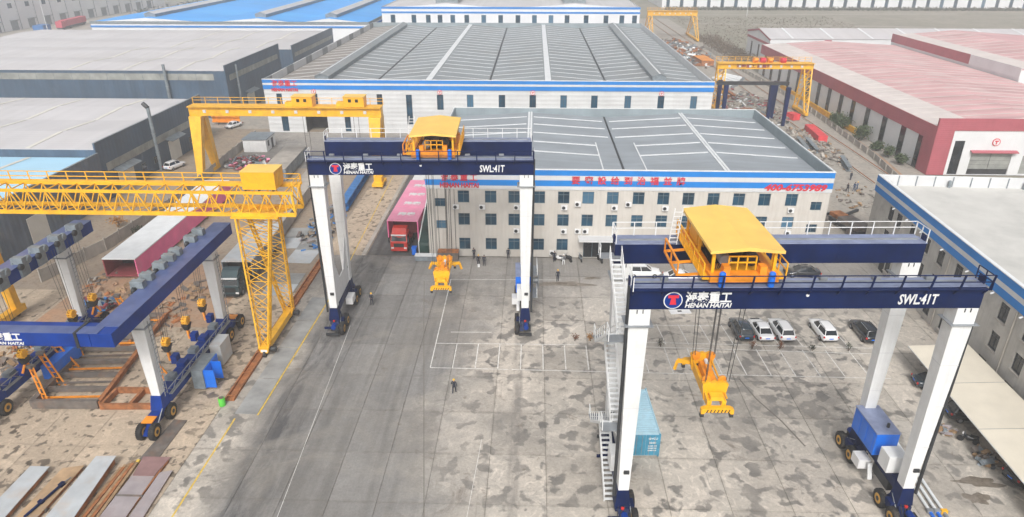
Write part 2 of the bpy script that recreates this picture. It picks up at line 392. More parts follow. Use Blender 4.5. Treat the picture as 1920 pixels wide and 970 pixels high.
# ------------------------------------------------------------------ mesh helpers
class MB:
    def __init__(s):
        s.v, s.f, s.mi = [], [], []
    def add(s, vs, fs, mi=0):
        o = len(s.v)
        s.v += [tuple(x) for x in vs]
        s.f += [tuple(i + o for i in f) for f in fs]
        s.mi += [mi] * len(fs)
        return s
    def box(s, x0, y0, z0, x1, y1, z1, mi=0):
        return s.add([(x0,y0,z0),(x1,y0,z0),(x1,y1,z0),(x0,y1,z0),(x0,y0,z1),(x1,y0,z1),(x1,y1,z1),(x0,y1,z1)],
                     [(0,3,2,1),(4,5,6,7),(0,1,5,4),(1,2,6,5),(2,3,7,6),(3,0,4,7)], mi)
    def cbox(s, cx, cy, cz, sx, sy, sz, mi=0):
        return s.box(cx-sx/2, cy-sy/2, cz-sz/2, cx+sx/2, cy+sy/2, cz+sz/2, mi)
    def frus(s, c0, h0, c1, h1, mi=0):
        v = []
        for (c, h) in ((c0, h0), (c1, h1)):
            v += [(c[0]-h[0], c[1]-h[1], c[2]), (c[0]+h[0], c[1]-h[1], c[2]), (c[0]+h[0], c[1]+h[1], c[2]), (c[0]-h[0], c[1]+h[1], c[2])]
        return s.add(v, [(0,3,2,1),(4,5,6,7),(0,1,5,4),(1,2,6,5),(2,3,7,6),(3,0,4,7)], mi)
    def beam(s, p, q, w, h=None, mi=0):
        h = h or w
        p, q = Vector(p), Vector(q)
        d = (q - p).normalized()
        a = d.cross(Vector((0, 0, 1)))
        a = a.normalized() if a.length > 1e-4 else Vector((1, 0, 0))
        b = a.cross(d)
        v = []
        for c in (p, q):
            for sa, sb in ((-1,-1),(1,-1),(1,1),(-1,1)):
                v.append(c + a*sa*w/2 + b*sb*h/2)
        return s.add(v, [(0,1,2,3),(7,6,5,4),(0,4,5,1),(1,5,6,2),(2,6,7,3),(3,7,4,0)], mi)
    def tube(s, p, q, r, n=8, r2=None, mi=0, cap=True):
        r2 = r if r2 is None else r2
        p, q = Vector(p), Vector(q)
        d = (q - p).normalized()
        a = d.cross(Vector((0, 0, 1)))
        a = a.normalized() if a.length > 1e-4 else Vector((1, 0, 0))
        b = a.cross(d)
        v = []
        for c, rr in ((p, r), (q, r2)):
            for k in range(n):
                t = 2*math.pi*k/n
                v.append(c + a*math.cos(t)*rr + b*math.sin(t)*rr)
        f = [(k, n+k, n+(k+1)%n, (k+1)%n) for k in range(n)]
        if cap:
            f += [tuple(range(n)), tuple(range(2*n-1, n-1, -1))]
        return s.add(v, f, mi)
    def lathe(s, prof, axis='X', n=18, c=(0,0,0), mi=0):
        """prof: list of (t along axis, radius)"""
        v = []
        for t, r in prof:
            for k in range(n):
                a = 2*math.pi*k/n
                x, y = math.cos(a)*r, math.sin(a)*r
                q = {'X': (t, x, y), 'Y': (x, t, y), 'Z': (x, y, t)}[axis]
                v.append((q[0]+c[0], q[1]+c[1], q[2]+c[2]))
        f = []
        for i in range(len(prof)-1):
            for k in range(n):
                f.append((i*n+k, i*n+(k+1)%n, (i+1)*n+(k+1)%n, (i+1)*n+k))
        f.append(tuple(range(n)))
        f.append(tuple((len(prof)-1)*n+k for k in range(n-1,-1,-1)))
        return s.add(v, f, mi)
    def prism(s, poly, a0, a1, axis='Y', mi=0):
        """poly in the two other axes, extruded a0..a1"""
        n = len(poly)
        def P(u, w, t):
            return {'Y': (u, t, w), 'X': (t, u, w), 'Z': (u, w, t)}[axis]
        v = [P(u, w, a0) for u, w in poly] + [P(u, w, a1) for u, w in poly]
        f = [(i, (i+1)%n, n+(i+1)%n, n+i) for i in range(n)] + [tuple(range(n-1,-1,-1)), tuple(range(n, 2*n))]
        return s.add(v, f, mi)
    def quad(s, a, b, c, d, mi=0):
        return s.add([a, b, c, d], [(0,1,2,3)], mi)
    def mesh(s, name, mats, smooth=False):
        me = bpy.data.meshes.new(name)
        me.from_pydata(s.v, [], s.f)
        bm = bmesh.new(); bm.from_mesh(me)
        bmesh.ops.recalc_face_normals(bm, faces=bm.faces)
        bm.to_mesh(me); bm.free()
        for m in (mats if isinstance(mats, (list, tuple)) else [mats]):
            me.materials.append(m)
        if len(me.polygons) == len(s.mi):
            me.polygons.foreach_set('material_index', s.mi)
        if smooth:
            me.polygons.foreach_set('use_smooth', [True]*len(me.polygons))
        me.update()
        return me
    def build(s, name, mats, parent=None, loc=None, rz=0.0, smooth=False, bevel=0.0):
        o = place(name, s.mesh(name, mats, smooth), parent, loc, rz)
        if bevel:
            b = o.modifiers.new('bevel', 'BEVEL'); b.width = bevel; b.segments = 2; b.limit_method = 'ANGLE'
        return o

def place(name, me, parent=None, loc=None, rz=0.0, scale=None):
    o = bpy.data.objects.new(name, me)
    C.objects.link(o)
    if parent is not None:
        o.parent = parent
    if loc is not None:
        o.location = loc
    if rz:
        o.rotation_euler = (0, 0, rz)
    if scale:
        o.scale = scale
    return o

def tag(o, label, cat, group=None):
    o['label'] = label
    o['category'] = cat
    if group:
        o['group'] = group
    return o

def thing(name, label, cat, loc=(0,0,0), rz=0.0, group=None):
    o = tag(place(name, None, None, loc, rz), label, cat, group)
    o['kind'] = 'thing'
    return o

def struct(o, kind='structure'):
    o['kind'] = kind
    return o

def copy_tree(o, parent=None):
    c = o.copy()
    C.objects.link(c)
    c.parent = parent
    for ch in o.children:
        copy_tree(ch, c)
    return c

UNIT = {}
def bar(name, p, q, w, h, mat, parent, up=(0,0,1)):
    """a straight member from p to q: shared unit box, own transform"""
    key = mat.name
    if key not in UNIT:
        UNIT[key] = MB().box(-.5, -.5, -.5, .5, .5, .5).mesh('member_' + key, mat)
    p, q = Vector(p), Vector(q)
    d = q - p
    L = d.length
    x = d.normalized()
    y = Vector(up).cross(x)
    y = y.normalized() if y.length > 1e-4 else Vector((0, 1, 0))
    z = x.cross(y)
    m = Matrix((x, y, z)).transposed().to_4x4()
    m.translation = (p + q) / 2
    o = bpy.data.objects.new(name, UNIT[key])
    C.objects.link(o)
    o.parent = parent
    if parent is not None and parent.data is not None and parent.data.name.startswith('member_'):
        o.matrix_parent_inverse = parent.matrix_basis.inverted()
    o.matrix_basis = m @ Matrix.Diagonal((L, w, h, 1))
    return o
def pbox(name, x0, y0, z0, x1, y1, z1, mat, parent):
    return bar(name, (x0, (y0+y1)/2, (z0+z1)/2), (x1, (y0+y1)/2, (z0+z1)/2), abs(y1-y0), abs(z1-z0), mat, parent)

TXT = {}
def text(name, body, size, mat, parent, loc, width=None, rot=(R(90), 0, 0), shear=0.0, bold=.012, depth=.02, align='CENTER'):
    key = (body, size, mat.name, width, shear, bold, align)
    if key not in TXT:
        c = bpy.data.curves.new('text', 'FONT')
        c.body = body; c.size = size; c.extrude = depth; c.shear = shear; c.offset = bold * size
        c.align_x = align; c.align_y = 'CENTER'; c.resolution_u = 2
        o = bpy.data.objects.new('text', c); C.objects.link(o)
        bpy.context.view_layer.update()
        dg = bpy.context.evaluated_depsgraph_get()
        me = bpy.data.meshes.new_from_object(o.evaluated_get(dg))
        bpy.data.objects.remove(o)
        me.materials.clear(); me.materials.append(mat)
        xs = [v.co.x for v in me.vertices]
        w0 = max(xs) - min(xs) if xs else 1
        TXT[key] = (me, (width / w0) if width else 1.0)
    me, k = TXT[key]
    o = place(name, me, parent, loc)
    o.rotation_euler = rot
    o.scale = (k, 1, 1)
    return o

def holed_wall(mb, x0, x1, z0, z1, holes, y, depth=.25, mi=0):
    """wall sheet in the XZ plane at y (facing -Y) with rectangular openings and reveals going to +Y"""
    xs = sorted({x0, x1, *[h[0] for h in holes], *[h[1] for h in holes]})
    zs = sorted({z0, z1, *[h[2] for h in holes], *[h[3] for h in holes]})
    def inside(cx, cz):
        return any(h[0] < cx < h[1] and h[2] < cz < h[3] for h in holes)
    for j in range(len(zs)-1):
        run = None
        for i in range(len(xs)-1):
            hole = inside((xs[i]+xs[i+1])/2, (zs[j]+zs[j+1])/2)
            if not hole and run is None:
                run = xs[i]
            if run is not None and (hole or i == len(xs)-2):
                end = xs[i] if hole else xs[i+1]
                mb.quad((run,y,zs[j]), (end,y,zs[j]), (end,y,zs[j+1]), (run,y,zs[j+1]), mi)
                run = None
    for a, b, c, d in holes:
        mb.quad((a,y,c),(a,y+depth,c),(a,y+depth,d),(a,y,d), mi)
        mb.quad((b,y,c),(b,y+depth,c),(b,y+depth,d),(b,y,d), mi)
        mb.quad((a,y,c),(b,y,c),(b,y+depth,c),(a,y+depth,c), mi)
        mb.quad((a,y,d),(b,y,d),(b,y+depth,d),(a,y+depth,d), mi)
    return mb

WIN = {}
def window(parent, x, y, z, w, h, glass=teal, fr=frame_m, rz=0.0, cross=True):
    """window in an opening facing local -Y: frame with mullions, a pane behind them"""
    key = (round(w,2), round(h,2), glass.name, fr.name, cross)
    if key not in WIN:
        b = MB(); t = .06
        b.box(-w/2, -.04, -h/2, w/2, .04, -h/2+t).box(-w/2, -.04, h/2-t, w/2, .04, h/2)
        b.box(-w/2, -.04, -h/2+t, -w/2+t, .04, h/2-t).box(w/2-t, -.04, -h/2+t, w/2, .04, h/2-t)
        if cross:
            b.box(-.025, -.035, -h/2+t, .025, .035, h*.2).box(-w/2+t, -.03, h*.2, w/2-t, .03, h*.2+.05)
            b.box(-.025, -.035, h*.2+.05, .025, .035, h/2-t)
        p = MB().box(-w/2+.02, .0, -h/2+.02, w/2-.02, .02, h/2-.02)
        WIN[key] = (b.mesh('window', fr), p.mesh('pane', glass))
    f, p = WIN[key]
    o = place('window', f, parent, (x, y, z), rz)
    place('pane', p, o)
    return o

def pile(name, label, cat, cx, cy, rx, ry, n, mats, zs=.5, seed=1, big=1.0, kind='stuff', group=None):
    """loose heap of bent sheets, offcuts and lumps, one mass"""
    rnd = random.Random(seed)
    b = MB()
    for i in range(n):
        a, r = rnd.random()*6.283, math.sqrt(rnd.random())
        x, y = cx + math.cos(a)*r*rx, cy + math.sin(a)*r*ry
        z = rnd.random() * zs * (1 - r*.6)
        L, w, h = (rnd.uniform(.3, 1.6)*big, rnd.uniform(.1, .7)*big, rnd.uniform(.04, .35)*big)
        m = Matrix.Translation((x, y, z + h*.5)) @ Matrix.Rotation(rnd.random()*6.283, 4, 'Z') @ Matrix.Rotation(rnd.uniform(-.5, .5), 4, 'Y') @ Matrix.Rotation(rnd.uniform(-.4, .4), 4, 'X')
        t = rnd.uniform(.5, 1)
        vs = [m @ Vector(v) for v in [(-L/2,-w/2,-h/2),(L/2,-w/2*t,-h/2),(L/2,w/2*t,-h/2),(-L/2,w/2,-h/2),(-L/2*t,-w/2,h/2),(L/2,-w/2,h/2*t),(L/2*t,w/2,h/2),(-L/2,w/2*t,h/2)]]
        b.add(vs, [(0,3,2,1),(4,5,6,7),(0,1,5,4),(1,2,6,5),(2,3,7,6),(3,0,4,7)], rnd.randrange(len(mats)))
    o = b.build(name, mats)
    tag(o, label, cat, group)
    if kind:
        o['kind'] = kind
    return o

# ------------------------------------------------------------------ the ground
def sheet(name, x0, y0, x1, y1, z, mat, n=1):
    b = MB().quad((x0,y0,z),(x1,y0,z),(x1,y1,z),(x0,y1,z))
    return struct(b.build(name, mat))
sheet('ground', -1500, -400, 1500, 2000, -.16, M_field)
yard = sheet('concrete_yard', -76, 20, 56, 90.1, -.08, M_joint)
SLAB = {}
def slabs(x0, x1, nx, y0, y1, ny, mat):
    dx, dy = (x1-x0)/nx, (y1-y0)/ny
    key = (round(dx,3), round(dy,3), mat.name)
    if key not in SLAB:
        SLAB[key] = MB().frus((0,0,-.14), (dx/2-.008, dy/2-.008), (0,0,0), (dx/2-.016, dy/2-.016)).mesh('slab', mat)
    for i in range(nx):
        for j in range(ny):
            place('slab', SLAB[key], yard, (x0+dx*(i+.5), y0+dy*(j+.5), random.uniform(-.004, .004)))
slabs(-24.5, -8.5, 4, 24, 90, 11, M_tan)
slabs(-8.5, 51.5, 12, 24, 78, 9, M_tan)
slabs(-8.5, 51.5, 12, 78, 90, 2, M_tan)
slabs(-30.5, -24.5, 1, 24, 90, 11, M_tan)
slabs(-75.5, -30.5, 9, 24, 78, 9, M_left)
sheet('scrap_yard_soil', -76, 78, -30.5, 162, -.02, M_soil)
sheet('rust_stained_soil', -60, 69, -38.5, 86, .012, M_rustsoil)
sheet('roadside_verge', -30.5, 90, -24.2, 162, -.012, M_left)
sheet('access_road', -24.2, 90.1, -14.9, 162, -.008, M_road)
sheet('side_street', -110, 162, -63.5, 300, -.03, M_strip)
sheet('storage_strip', 41, 92.5, 77, 420, -.02, M_strip)
struct(MB().quad((84,440,-.15),(260,452,-.15),(260,456,-.15),(84,443,-.15)).build('field_track', M_strip))
struct(MB().quad((82,395,-.15),(210,380,-.15),(210,384,-.15),(82,400,-.15)).build('field_track', M_strip))
sheet('factory_apron', -63, 131, -24.2, 159, .006, M_front)
kb = MB().box(-24.9, 90, -.1, -24.3, 160, .12)
struct(kb.build('kerb', concp))

def strip(name, pts, w, mat, z=.008):
    b = MB()
    for (ax, ay), (bx, by) in zip(pts[:-1], pts[1:]):
        d = Vector((bx-ax, by-ay)).normalized()
        nx, ny = -d.y*w/2, d.x*w/2
        b.quad((ax+nx,ay+ny,z),(ax-nx,ay-ny,z),(bx-nx,by-ny,z),(bx+nx,by+ny,z))
    return struct(b.build(name, mat))
# parking bays: one outer frame and dividers
bm_ = MB()
def ln(x0, y0, x1, y1, w=.10, z=.010):
    d = Vector((x1-x0, y1-y0)).normalized(); nx, ny = -d.y*w/2, d.x*w/2
    bm_.quad((x0+nx,y0+ny,z),(x0-nx,y0-ny,z),(x1-nx,y1-ny,z),(x1+nx,y1+ny,z))
ln(-10.8, 61.5, 38, 61.0)
ln(-10.8, 66.4, 5.2, 66.6); ln(12.5, 66.4, 40, 65.7); ln(12.5, 67.4, 40, 66.9)
ln(-10.8, 61.5, -10.95, 82.6); ln(-10.95, 82.6, 4, 82.9)
ln(12.6, 71.2, 22.5, 71.35); ln(-9.4, 68.9, -4.6, 69.0)
for k in range(7):
    ln(-8.4+2.45*k, 61.55, -8.4+2.45*k, 66.45)
for k in range(10):
    ln(12.7+2.58*k, 61.2, 12.55+2.58*k, 66.3)
    ln(12.9+2.58*k, 67.0, 12.5+2.58*k, 71.5)
struct(bm_.build('parking_bay_markings', lineW))
strip('yellow_kerb_line', [(-28.6, 30), (-28.45, 52.3)], .16, lineY)
strip('yellow_plate_line', [(-26.42, 52.8), (-25.9, 77)], .16, lineY, .05)
strip('yellow_road_line', [(-25.75, 77), (-26.2, 90), (-27.6, 137)], .14, lineY)
strip('white_lane_line', [(-19.8, 34), (-21.6, 70)], .045, lineW)
strip('floor_seam', [(-14.5, 82), (-13.0, 71.6), (-8.35, 40.5), (-7.2, 32)], .07, M_joint, .006)
strip('floor_crack', [(22.0, 60.5), (22.8, 57), (24.2, 53.6), (25.2, 50)], .16, M_joint, .006)
strip('white_worn_line', [(-5.5, 30), (-4.4, 50)], .04, lineW)
# shallow puddle in front of the office
m, n, l, b = nt('puddle_water')
pn_ = noise(n, l, pos(n), 1.2, 6, .65, .8)
l.new(mixc(n, l, ramp(n, l, pn_, .35, .65), (.12, .098, .075), (.26, .225, .185)), b.inputs['Base Color']); b.inputs['Roughness'].default_value = .3
MATS['puddle_water'] = m
def puddle(name, cx, cy, rx, ry, seed, z=.009):
    rnd = random.Random(seed); N = 40
    ph = [rnd.random()*6 for _ in range(4)]
    pts = []
    for k in range(N):
        a = 6.2832*k/N
        r = 1 + .18*math.sin(2*a+ph[0]) + .18*math.sin(3*a+ph[1]) + .14*math.sin(5*a+ph[2]) + .08*math.sin(9*a+ph[3])
        pts.append((cx+math.cos(a)*rx*r, cy+math.sin(a)*ry*r, z))
    return struct(MB().add(pts, [tuple(range(N))]).build(name, MATS['puddle_water']))
puddle('puddle', 4.3, 81.7, 3.3, .75, 3); puddle('puddle', -1.0, 84.2, 1.3, .35, 31); puddle('puddle', 8.2, 83.6, 1.0, .4, 32)
puddle('puddle', 38.4, 45.9, 1.9, .55, 5); puddle('puddle', 37.2, 44.0, .9, .7, 8); puddle('puddle', 28.2, 40.9, 1.7, .6, 9)
# worn road plates along the crane lane
rp = thing('road_plate_strip', 'worn grey steel road plates laid beside the yellow edge line', 'road plates', (-27.6, 53, 0))
for k in range(4):
    place('plate', MB().box(-1.15, 0, .004, 1.05, 5.85, .04).mesh('plate', mattx) if k == 0 else bpy.data.meshes['plate'], rp, (.12*k, 6.0*k, random.uniform(0, .006)), R(-1.2))

# ------------------------------------------------------------------ office building (centre)
def roof_gables(parent, x0, x1, y0, y1, zv, zr, edges, mat, name='roof'):
    """edges: list of (x, 'r' or 'v'); one sheet per slope"""
    for (xa, ka), (xb, kb_) in zip(edges[:-1], edges[1:]):
        za, zb = (zr if ka == 'r' else zv), (zr if kb_ == 'r' else zv)
        MB().add([(xa,y0,za),(xb,y0,zb),(xb,y1,zb),(xa,y1,za),(xa,y0,za-.12),(xb,y0,zb-.12),(xb,y1,zb-.12),(xa,y1,za-.12)],
                 [(0,1,2,3),(7,6,5,4),(0,4,5,1),(2,6,7,3),(1,5,6,2),(3,7,4,0)]).build(name+'_slope', mat, parent)

def slope_strip(name, parent, xa, za, xb, zb, y, w, mat, lift=.03):
    d = Vector((xb-xa, 0, zb-za)).normalized(); up = Vector((-d.z, 0, d.x)) * lift
    return bar(name, Vector((xa, y, za))+up, Vector((xb, y, zb))+up, w, .05, mat, parent)

def perimeter(parent, x0, x1, y0, y1, z0, z1, t, mat, sides='NEW', name='parapet'):
    if 'N' in sides: pbox(name, x0, y1-t, z0, x1, y1, z1, mat, parent)
    if 'S' in sides: pbox(name, x0, y0, z0, x1, y0+t, z1, mat, parent)
    if 'E' in sides: pbox(name, x1-t, y0+t+.01, z0, x1, y1-t-.01, z1, mat, parent)
    if 'W' in sides: pbox(name, x0, y0+t+.01, z0, x0+t, y1-t-.01, z1, mat, parent)

def shell(parent, x0, x1, y0, y1, z1, holes, wall_mat, side_mat=None, name='wall'):
    holed_wall(MB(), x0, x1, 0, z1, holes, y0).build('front_'+name, wall_mat, parent)
    b = MB()
    b.quad((x1,y0,0),(x1,y1,0),(x1,y1,z1),(x1,y0,z1)); b.quad((x0,y1,0),(x0,y0,0),(x0,y0,z1),(x0,y1,z1)); b.quad((x1,y1,0),(x0,y1,0),(x0,y1,z1),(x1,y1,z1))
    b.build('side_'+name, side_mat or wall_mat, parent)

off = thing('office_building', 'three-storey tan office building with grey pitched roof and blue stripes', 'building', (0, 90.2, 0))
OX0, OX1, OD, OH = -14.9, 41.0, 37.3, 13.3
wx = [-9.69,-5.87,-2.57,.94,4.36,7.78,11.19,14.78,18.21,21.67,25.12,28.63,32.14,35.85]
holes, wins = [], []
for z in (9.2, 5.8, 2.0):
    for x in wx:
        if z == 2.0 and 6.5 < x < 13:
            continue
        wins.append((x, z, 1.62, 1.8))
for x, z in ((-13.0, 8.3), (-12.95, 4.95), (39.35, 8.35), (39.3, 5.0), (39.3, 1.9)):
    wins.append((x, z, 1.5, 1.25))
for x, z, w, h in wins:
    holes.append((x-w/2, x+w/2, z-h/2, z+h/2))
holes.append((7.4, 12.6, .02, 3.0))
shell(off, OX0, OX1, 0, OD, OH, holes, tanwall)
for x, z, w, h in wins:
    window(off, x, .14, z, w, h)
# entrance
dr = MB().box(7.4, .2, .02, 12.6, .24, 3.0).build('entrance_door', darkglass, off)
for x in (7.45, 8.7, 10.0, 11.3, 12.5):
    bar('door_post', (x, .15, .02), (x, .15, 3.0), .07, .07, frame_m, dr)
cn = MB().box(6.6, -2.0, 3.3, 13.2, -.02, 3.5).build('entrance_canopy', white, off)
MB().box(6.6, -2.06, 3.5, 13.2, -1.98, 4.25).build('canopy_fascia', stripew, cn)
# fascia: blue / white / blue
for z0, z1, mt in ((12.42, 13.22, stripe), (11.74, 12.42, stripew), (10.9, 11.74, stripe), (10.35, 10.9, stripew)):
    pbox('fascia_stripe', OX0-.08, -.10, z0, OX1+.08, -.02, z1, mt, off)
pbox('coping', OX0-.12, -.14, 13.22, OX1+.12, .16, 13.34, skylt, off)
for sx, xx in ((-1, OX0), (1, OX1)):
    pbox('coping', xx-.1, .17, 13.28, xx+.1, OD, 13.36, skylt, off)
pbox('coping', OX0, OD+.01, 13.28, OX1, OD+.2, 13.36, skylt, off)
perimeter(off, OX0+.02, OX1-.02, .02, OD-.02, 10.8, 13.27, .22, parapet, 'NEWS')
oe = [(OX0+.25, 'v'), (-.6, 'r'), (13.1, 'v'), (27.2, 'r'), (OX1-.25, 'v')]
roof_gables(off, OX0, OX1, .3, OD-.3, 11.75, 12.6, oe, roofg)
pbox('valley_gutter', 12.95, .3, 11.78, 13.25, OD-.3, 11.84, dark, off)
for x in (-.6, 27.2):
    pbox('ridge_cap', x-.38, .3, 12.60, x-.06, OD-.3, 12.68, skylt, off); pbox('ridge_cap', x+.06, .3, 12.60, x+.38, OD-.3, 12.68, skylt, off)
for y in (33.5, 28.2, 22.6, 17.0, 11.5):
    for (xa, ka), (xb, kb_) in zip(oe[:-1], oe[1:]):
        za, zb = (12.6 if ka == 'r' else 11.75), (12.6 if kb_ == 'r' else 11.75)
        t0, t1 = (.045, .955)
        if y < 19 and xb == 13.1: t1 = .78
        if y < 19 and xa == 13.1: t0 = .22
        slope_strip('skylight_strip', off, xa+(xb-xa)*t0, za+(zb-za)*t0, xa+(xb-xa)*t1, za+(zb-za)*t1, y, .42, skylt)
for x in (10.1, 16.3):
    bar('roof_lath', (x, 1.0, 12.0), (x, 18.6, 12.0), .18, .06, skylt, off)
# air conditioners
acm = MB().box(-.42, -.34, -.32, .42, 0, .32).mesh('air_conditioner', whiteb)
fan = MB().lathe([(-.365, .20), (-.365, .24), (-.342, .25)], 'Y', 16).mesh('fan_grille', dark)
brk = MB().box(-.35, -.36, -.40, -.29, 0, -.33).box(.29, -.36, -.40, .35, 0, -.33).mesh('bracket', grey)
for i, (x, z) in enumerate([(-10.78,7.75),(-7.09,7.75),(-2.2,7.75),(4.48,7.8),(6.35,8.35),(11.5,7.85),(13.4,8.4),(18.56,7.85),(21.46,7.75),(28.83,7.9),(35.92,7.75),(-2.2,4.2),(4.52,4.2),(6.5,4.25),(7.6,4.25),(36.06,4.35),(25.28,4.4),(3.0,.8)]):
    o = place('air_conditioner', acm, None, (x, 90.2-.06, z))
    nm = ['topmost row', 'lower row'][0 if z > 6 else 1]
    place('fan_grille', fan, o, (-.1, 0, 0)); place('bracket', brk, o)
    lab = ('white air conditioner box high on the tan office wall, number %s from the left' % ['one','two','three','four','five','six','seven','eight','nine','ten','eleven'][i] if z > 7 else
           {11:'white air conditioner on the middle storey behind the second crane leg',12:'white air conditioner under a middle-storey window left of the entrance',13:'left of two paired air conditioners above the entrance',14:'right of two paired air conditioners above the entrance',15:'white air conditioner on the middle storey near the phone number end',16:'white air conditioner on the middle storey behind the yellow trolley roof',17:'white air conditioner standing low beside the motorcycles'}[i])
    tag(o, lab, 'air conditioner', 'air conditioners on the office wall')
# lettering on the office
for k, ch in enumerate('要密設给到治福並牌'):
    text('sign_letter', ch, 1.22, redsign, off, (5.95+1.8*k, -.17, 11.72), bold=.016)
text('sign_letter', '400-6753989', 1.25, redsign, off, (35.95, -.17, 11.02), width=8.5, shear=.25, bold=.04)
for k, ch in enumerate('海泰重工'):
    text('sign_letter', ch, 1.15, redsign, off, (-12.2+1.33*k, -.17, 12.0), bold=.016)
text('sign_letter', 'HENAN HAITAI', .95, redsign, off, (-10.2, -.17, 10.9), width=5.4, bold=.04)
for x in (-14.3, -13.4, -12.2, -11.6, -11.0):
    bar('cable', (x, -.04, .3), (x, -.04, 10.3), .05, .05, dark, off)

# ------------------------------------------------------------------ big factory hall behind
fac = thing('factory_hall', 'huge grey factory hall with four roof gables and two ridge monitors', 'factory', (0, 159, 0))
FX0, FX1, FD, FH = -63.0, 41.0, 118, 12.5
fw = [(-59.6,7.9,1.3,2.6),(-51.2,7.9,1.3,2.6),(-36,7.9,1.3,2.6),(-29.1,5.6,1.4,7.0),(-21.8,7.4,1.5,3.5),(-14.8,7.6,1.5,3.2),(-7.4,7.6,1.5,3.2),(-.25,7.6,1.5,3.2),(6.9,7.6,1.5,3.2),(14,7.6,1.5,3.2),(21.7,7.6,1.5,3.2),(29.3,7.6,1.5,3.2),(36.8,7.6,1.5,3.2),(-59,2.3,1.6,4.0),(-44,2.3,1.4,4.0),(-36.2,2.3,1.3,4.0)]
fh = [(x-w/2, x+w/2, z-h/2, z+h/2) for x, z, w, h in fw] + [(-54.0, -48.8, .02, 4.6)]
shell(fac, FX0, FX1, 0, FD, FH, fh, facwall)
for x, z, w, h in fw:
    window(fac, x, .14, z, w, h, teal, dframe)
gd = MB().box(-54.0, 5.0, 0, -48.8, 5.1, 4.7).build('hall_interior', dark, fac)
b = MB().box(-54.3, .3, 4.6, -48.5, 5.2, 4.9).box(-54.3, .3, 0, -54.02, 5.2, 4.6).box(-48.78, .3, 0, -48.5, 5.2, 4.6)
b.build('door_lining', dark, fac)
bar('door_frame', (-54.1, -.06, 0), (-54.1, -.06, 4.8), .2, .12, white, fac); bar('door_frame', (-48.7, -.06, 0), (-48.7, -.06, 4.8), .2, .12, white, fac)
for z0, z1, mt in ((11.65, 12.42, stripe), (11.17, 11.65, stripew), (10.2, 11.17, stripe)):
    pbox('fascia_stripe', FX0-.08, -.10, z0, FX1+.08, -.02, z1, mt, fac)
pbox('coping', FX0-.12, -.14, 12.42, FX1+.12, .2, 12.56, skylt, fac)
perimeter(fac, FX0+.02, FX1-.02, .02, FD-.02, 9.5, 12.48, .25, parapet, 'NS')
wp = MB()
pbox('parapet', FX1-.27, .3, 9.5, FX1-.02, FD-.3, 12.46, stripew, fac)
for k in range(22):     # alternating light / dark sheets on the left parapet
    pbox('parapet_sheet', FX0+.02, .3+k*5.33, 9.5, FX0+.27, .3+(k+1)*5.33-.02, 12.46, (stripew if k % 3 else grey), fac)
fe = [(FX0+.3, 'v'), (-50, 'r'), (-38.0, 'v'), (-24.8, 'r'), (-10.7, 'v'), (3.3, 'r'), (17.2, 'v'), (29.4, 'r'), (FX1-.3, 'v')]
for i, ((xa, ka), (xb, kb_)) in enumerate(zip(fe[:-1], fe[1:])):
    roof_gables(fac, 0, 0, .3, FD-.3, 10.7, 11.85, [(xa, ka), (xb, kb_)], roofbrown if i == 0 else rooff)
for x in (-38.0, -10.7, 17.2):
    pbox('valley_gutter', x-.2, .3, 10.74, x+.2, FD-.3, 10.80, dark, fac)
for x in (-24.8, 3.3):
    pbox('ridge_cap', x-.7, .3, 11.84, x+.7, FD-.3, 11.96, skylt, fac)
for j in range(20):
    y = 4.5 + j*5.7
    for (xa, ka), (xb, kb_) in zip(fe[:-1], fe[1:]):
        za, zb = (11.85 if ka == 'r' else 10.7), (11.85 if kb_ == 'r' else 10.7)
        t0, t1 = (.03 if ka == 'v' else .07), (.97 if kb_ == 'v' else .93)
        slope_strip('roof_seam_strip', fac, xa+(xb-xa)*t0, za+(zb-za)*t0, xa+(xb-xa)*t1, za+(zb-za)*t1, y, .20, skylt)
def monitor(parent, x, y0, y1, zb, w=3.2, h=1.7, mat=rooff):
    o = MB().prism([(x-w/2, zb), (x+w/2, zb), (x+w/2, zb+h*.62), (x, zb+h), (x-w/2, zb+h*.62)], y0, y1).build('ridge_monitor', greyp, parent)
    for s in (-1, 1):
        if s > 0: bar('monitor_ridge', (x, y0-.25, zb+h+.1), (x, y1+.25, zb+h+.1), w*.12, .08, skylt, o)
        bar('monitor_roof', (x+s*w*.27, y0-.2, zb+h*.83+.04), (x+s*w*.27, y1+.2, zb+h*.83+.04), w*.60, .08, mat, o, up=(s*h*.38, 0, w*.5))
    return o
monitor(fac, -50, 3, 112, 11.6); monitor(fac, 29.4, 5, 112, 11.6)
for k, ch in enumerate('海泰重工'):
    text('sign_letter', ch, 1.5, redsign, fac, (-60.2+1.52*k, -.17, 11.5), bold=.016)
text('sign_letter', 'HENAN HAITAI', 1.0, redsign, fac, (-58, -.17, 10.1), width=6.2, bold=.04)
def emblem(parent, x, y, z, r):
    o = MB().lathe([(-.05, r), (.03, r)], 'Y', 24).build('emblem_ring', redsign, parent, (x, y, z))
    MB().lathe([(-.075, r*.8), (0, r*.8)], 'Y', 24).build('emblem_disc', white, o)
    MB().box(-r*.45, -.12, r*.15, r*.45, -.08, r*.45).box(-r*.15, -.12, -r*.5, r*.15, -.08, r*.15).build('emblem_mark', redsign, o)
for x in (-51.3, -21.8, -.25, 29.3):
    emblem(fac, x, -.08, 9.75, .55)

def gable_fill(parent, edges, y, zbase, zv, zr, mat):
    for (xa, ka), (xb, kb_) in zip(edges[:-1], edges[1:]):
        za, zb = (zr if ka == 'r' else zv), (zr if kb_ == 'r' else zv)
        MB().prism([(xa, zbase), (xb, zbase), (xb, zb-.14), (xa, za-.14)], y, y+.15).build('gable_sheet', mat, parent)
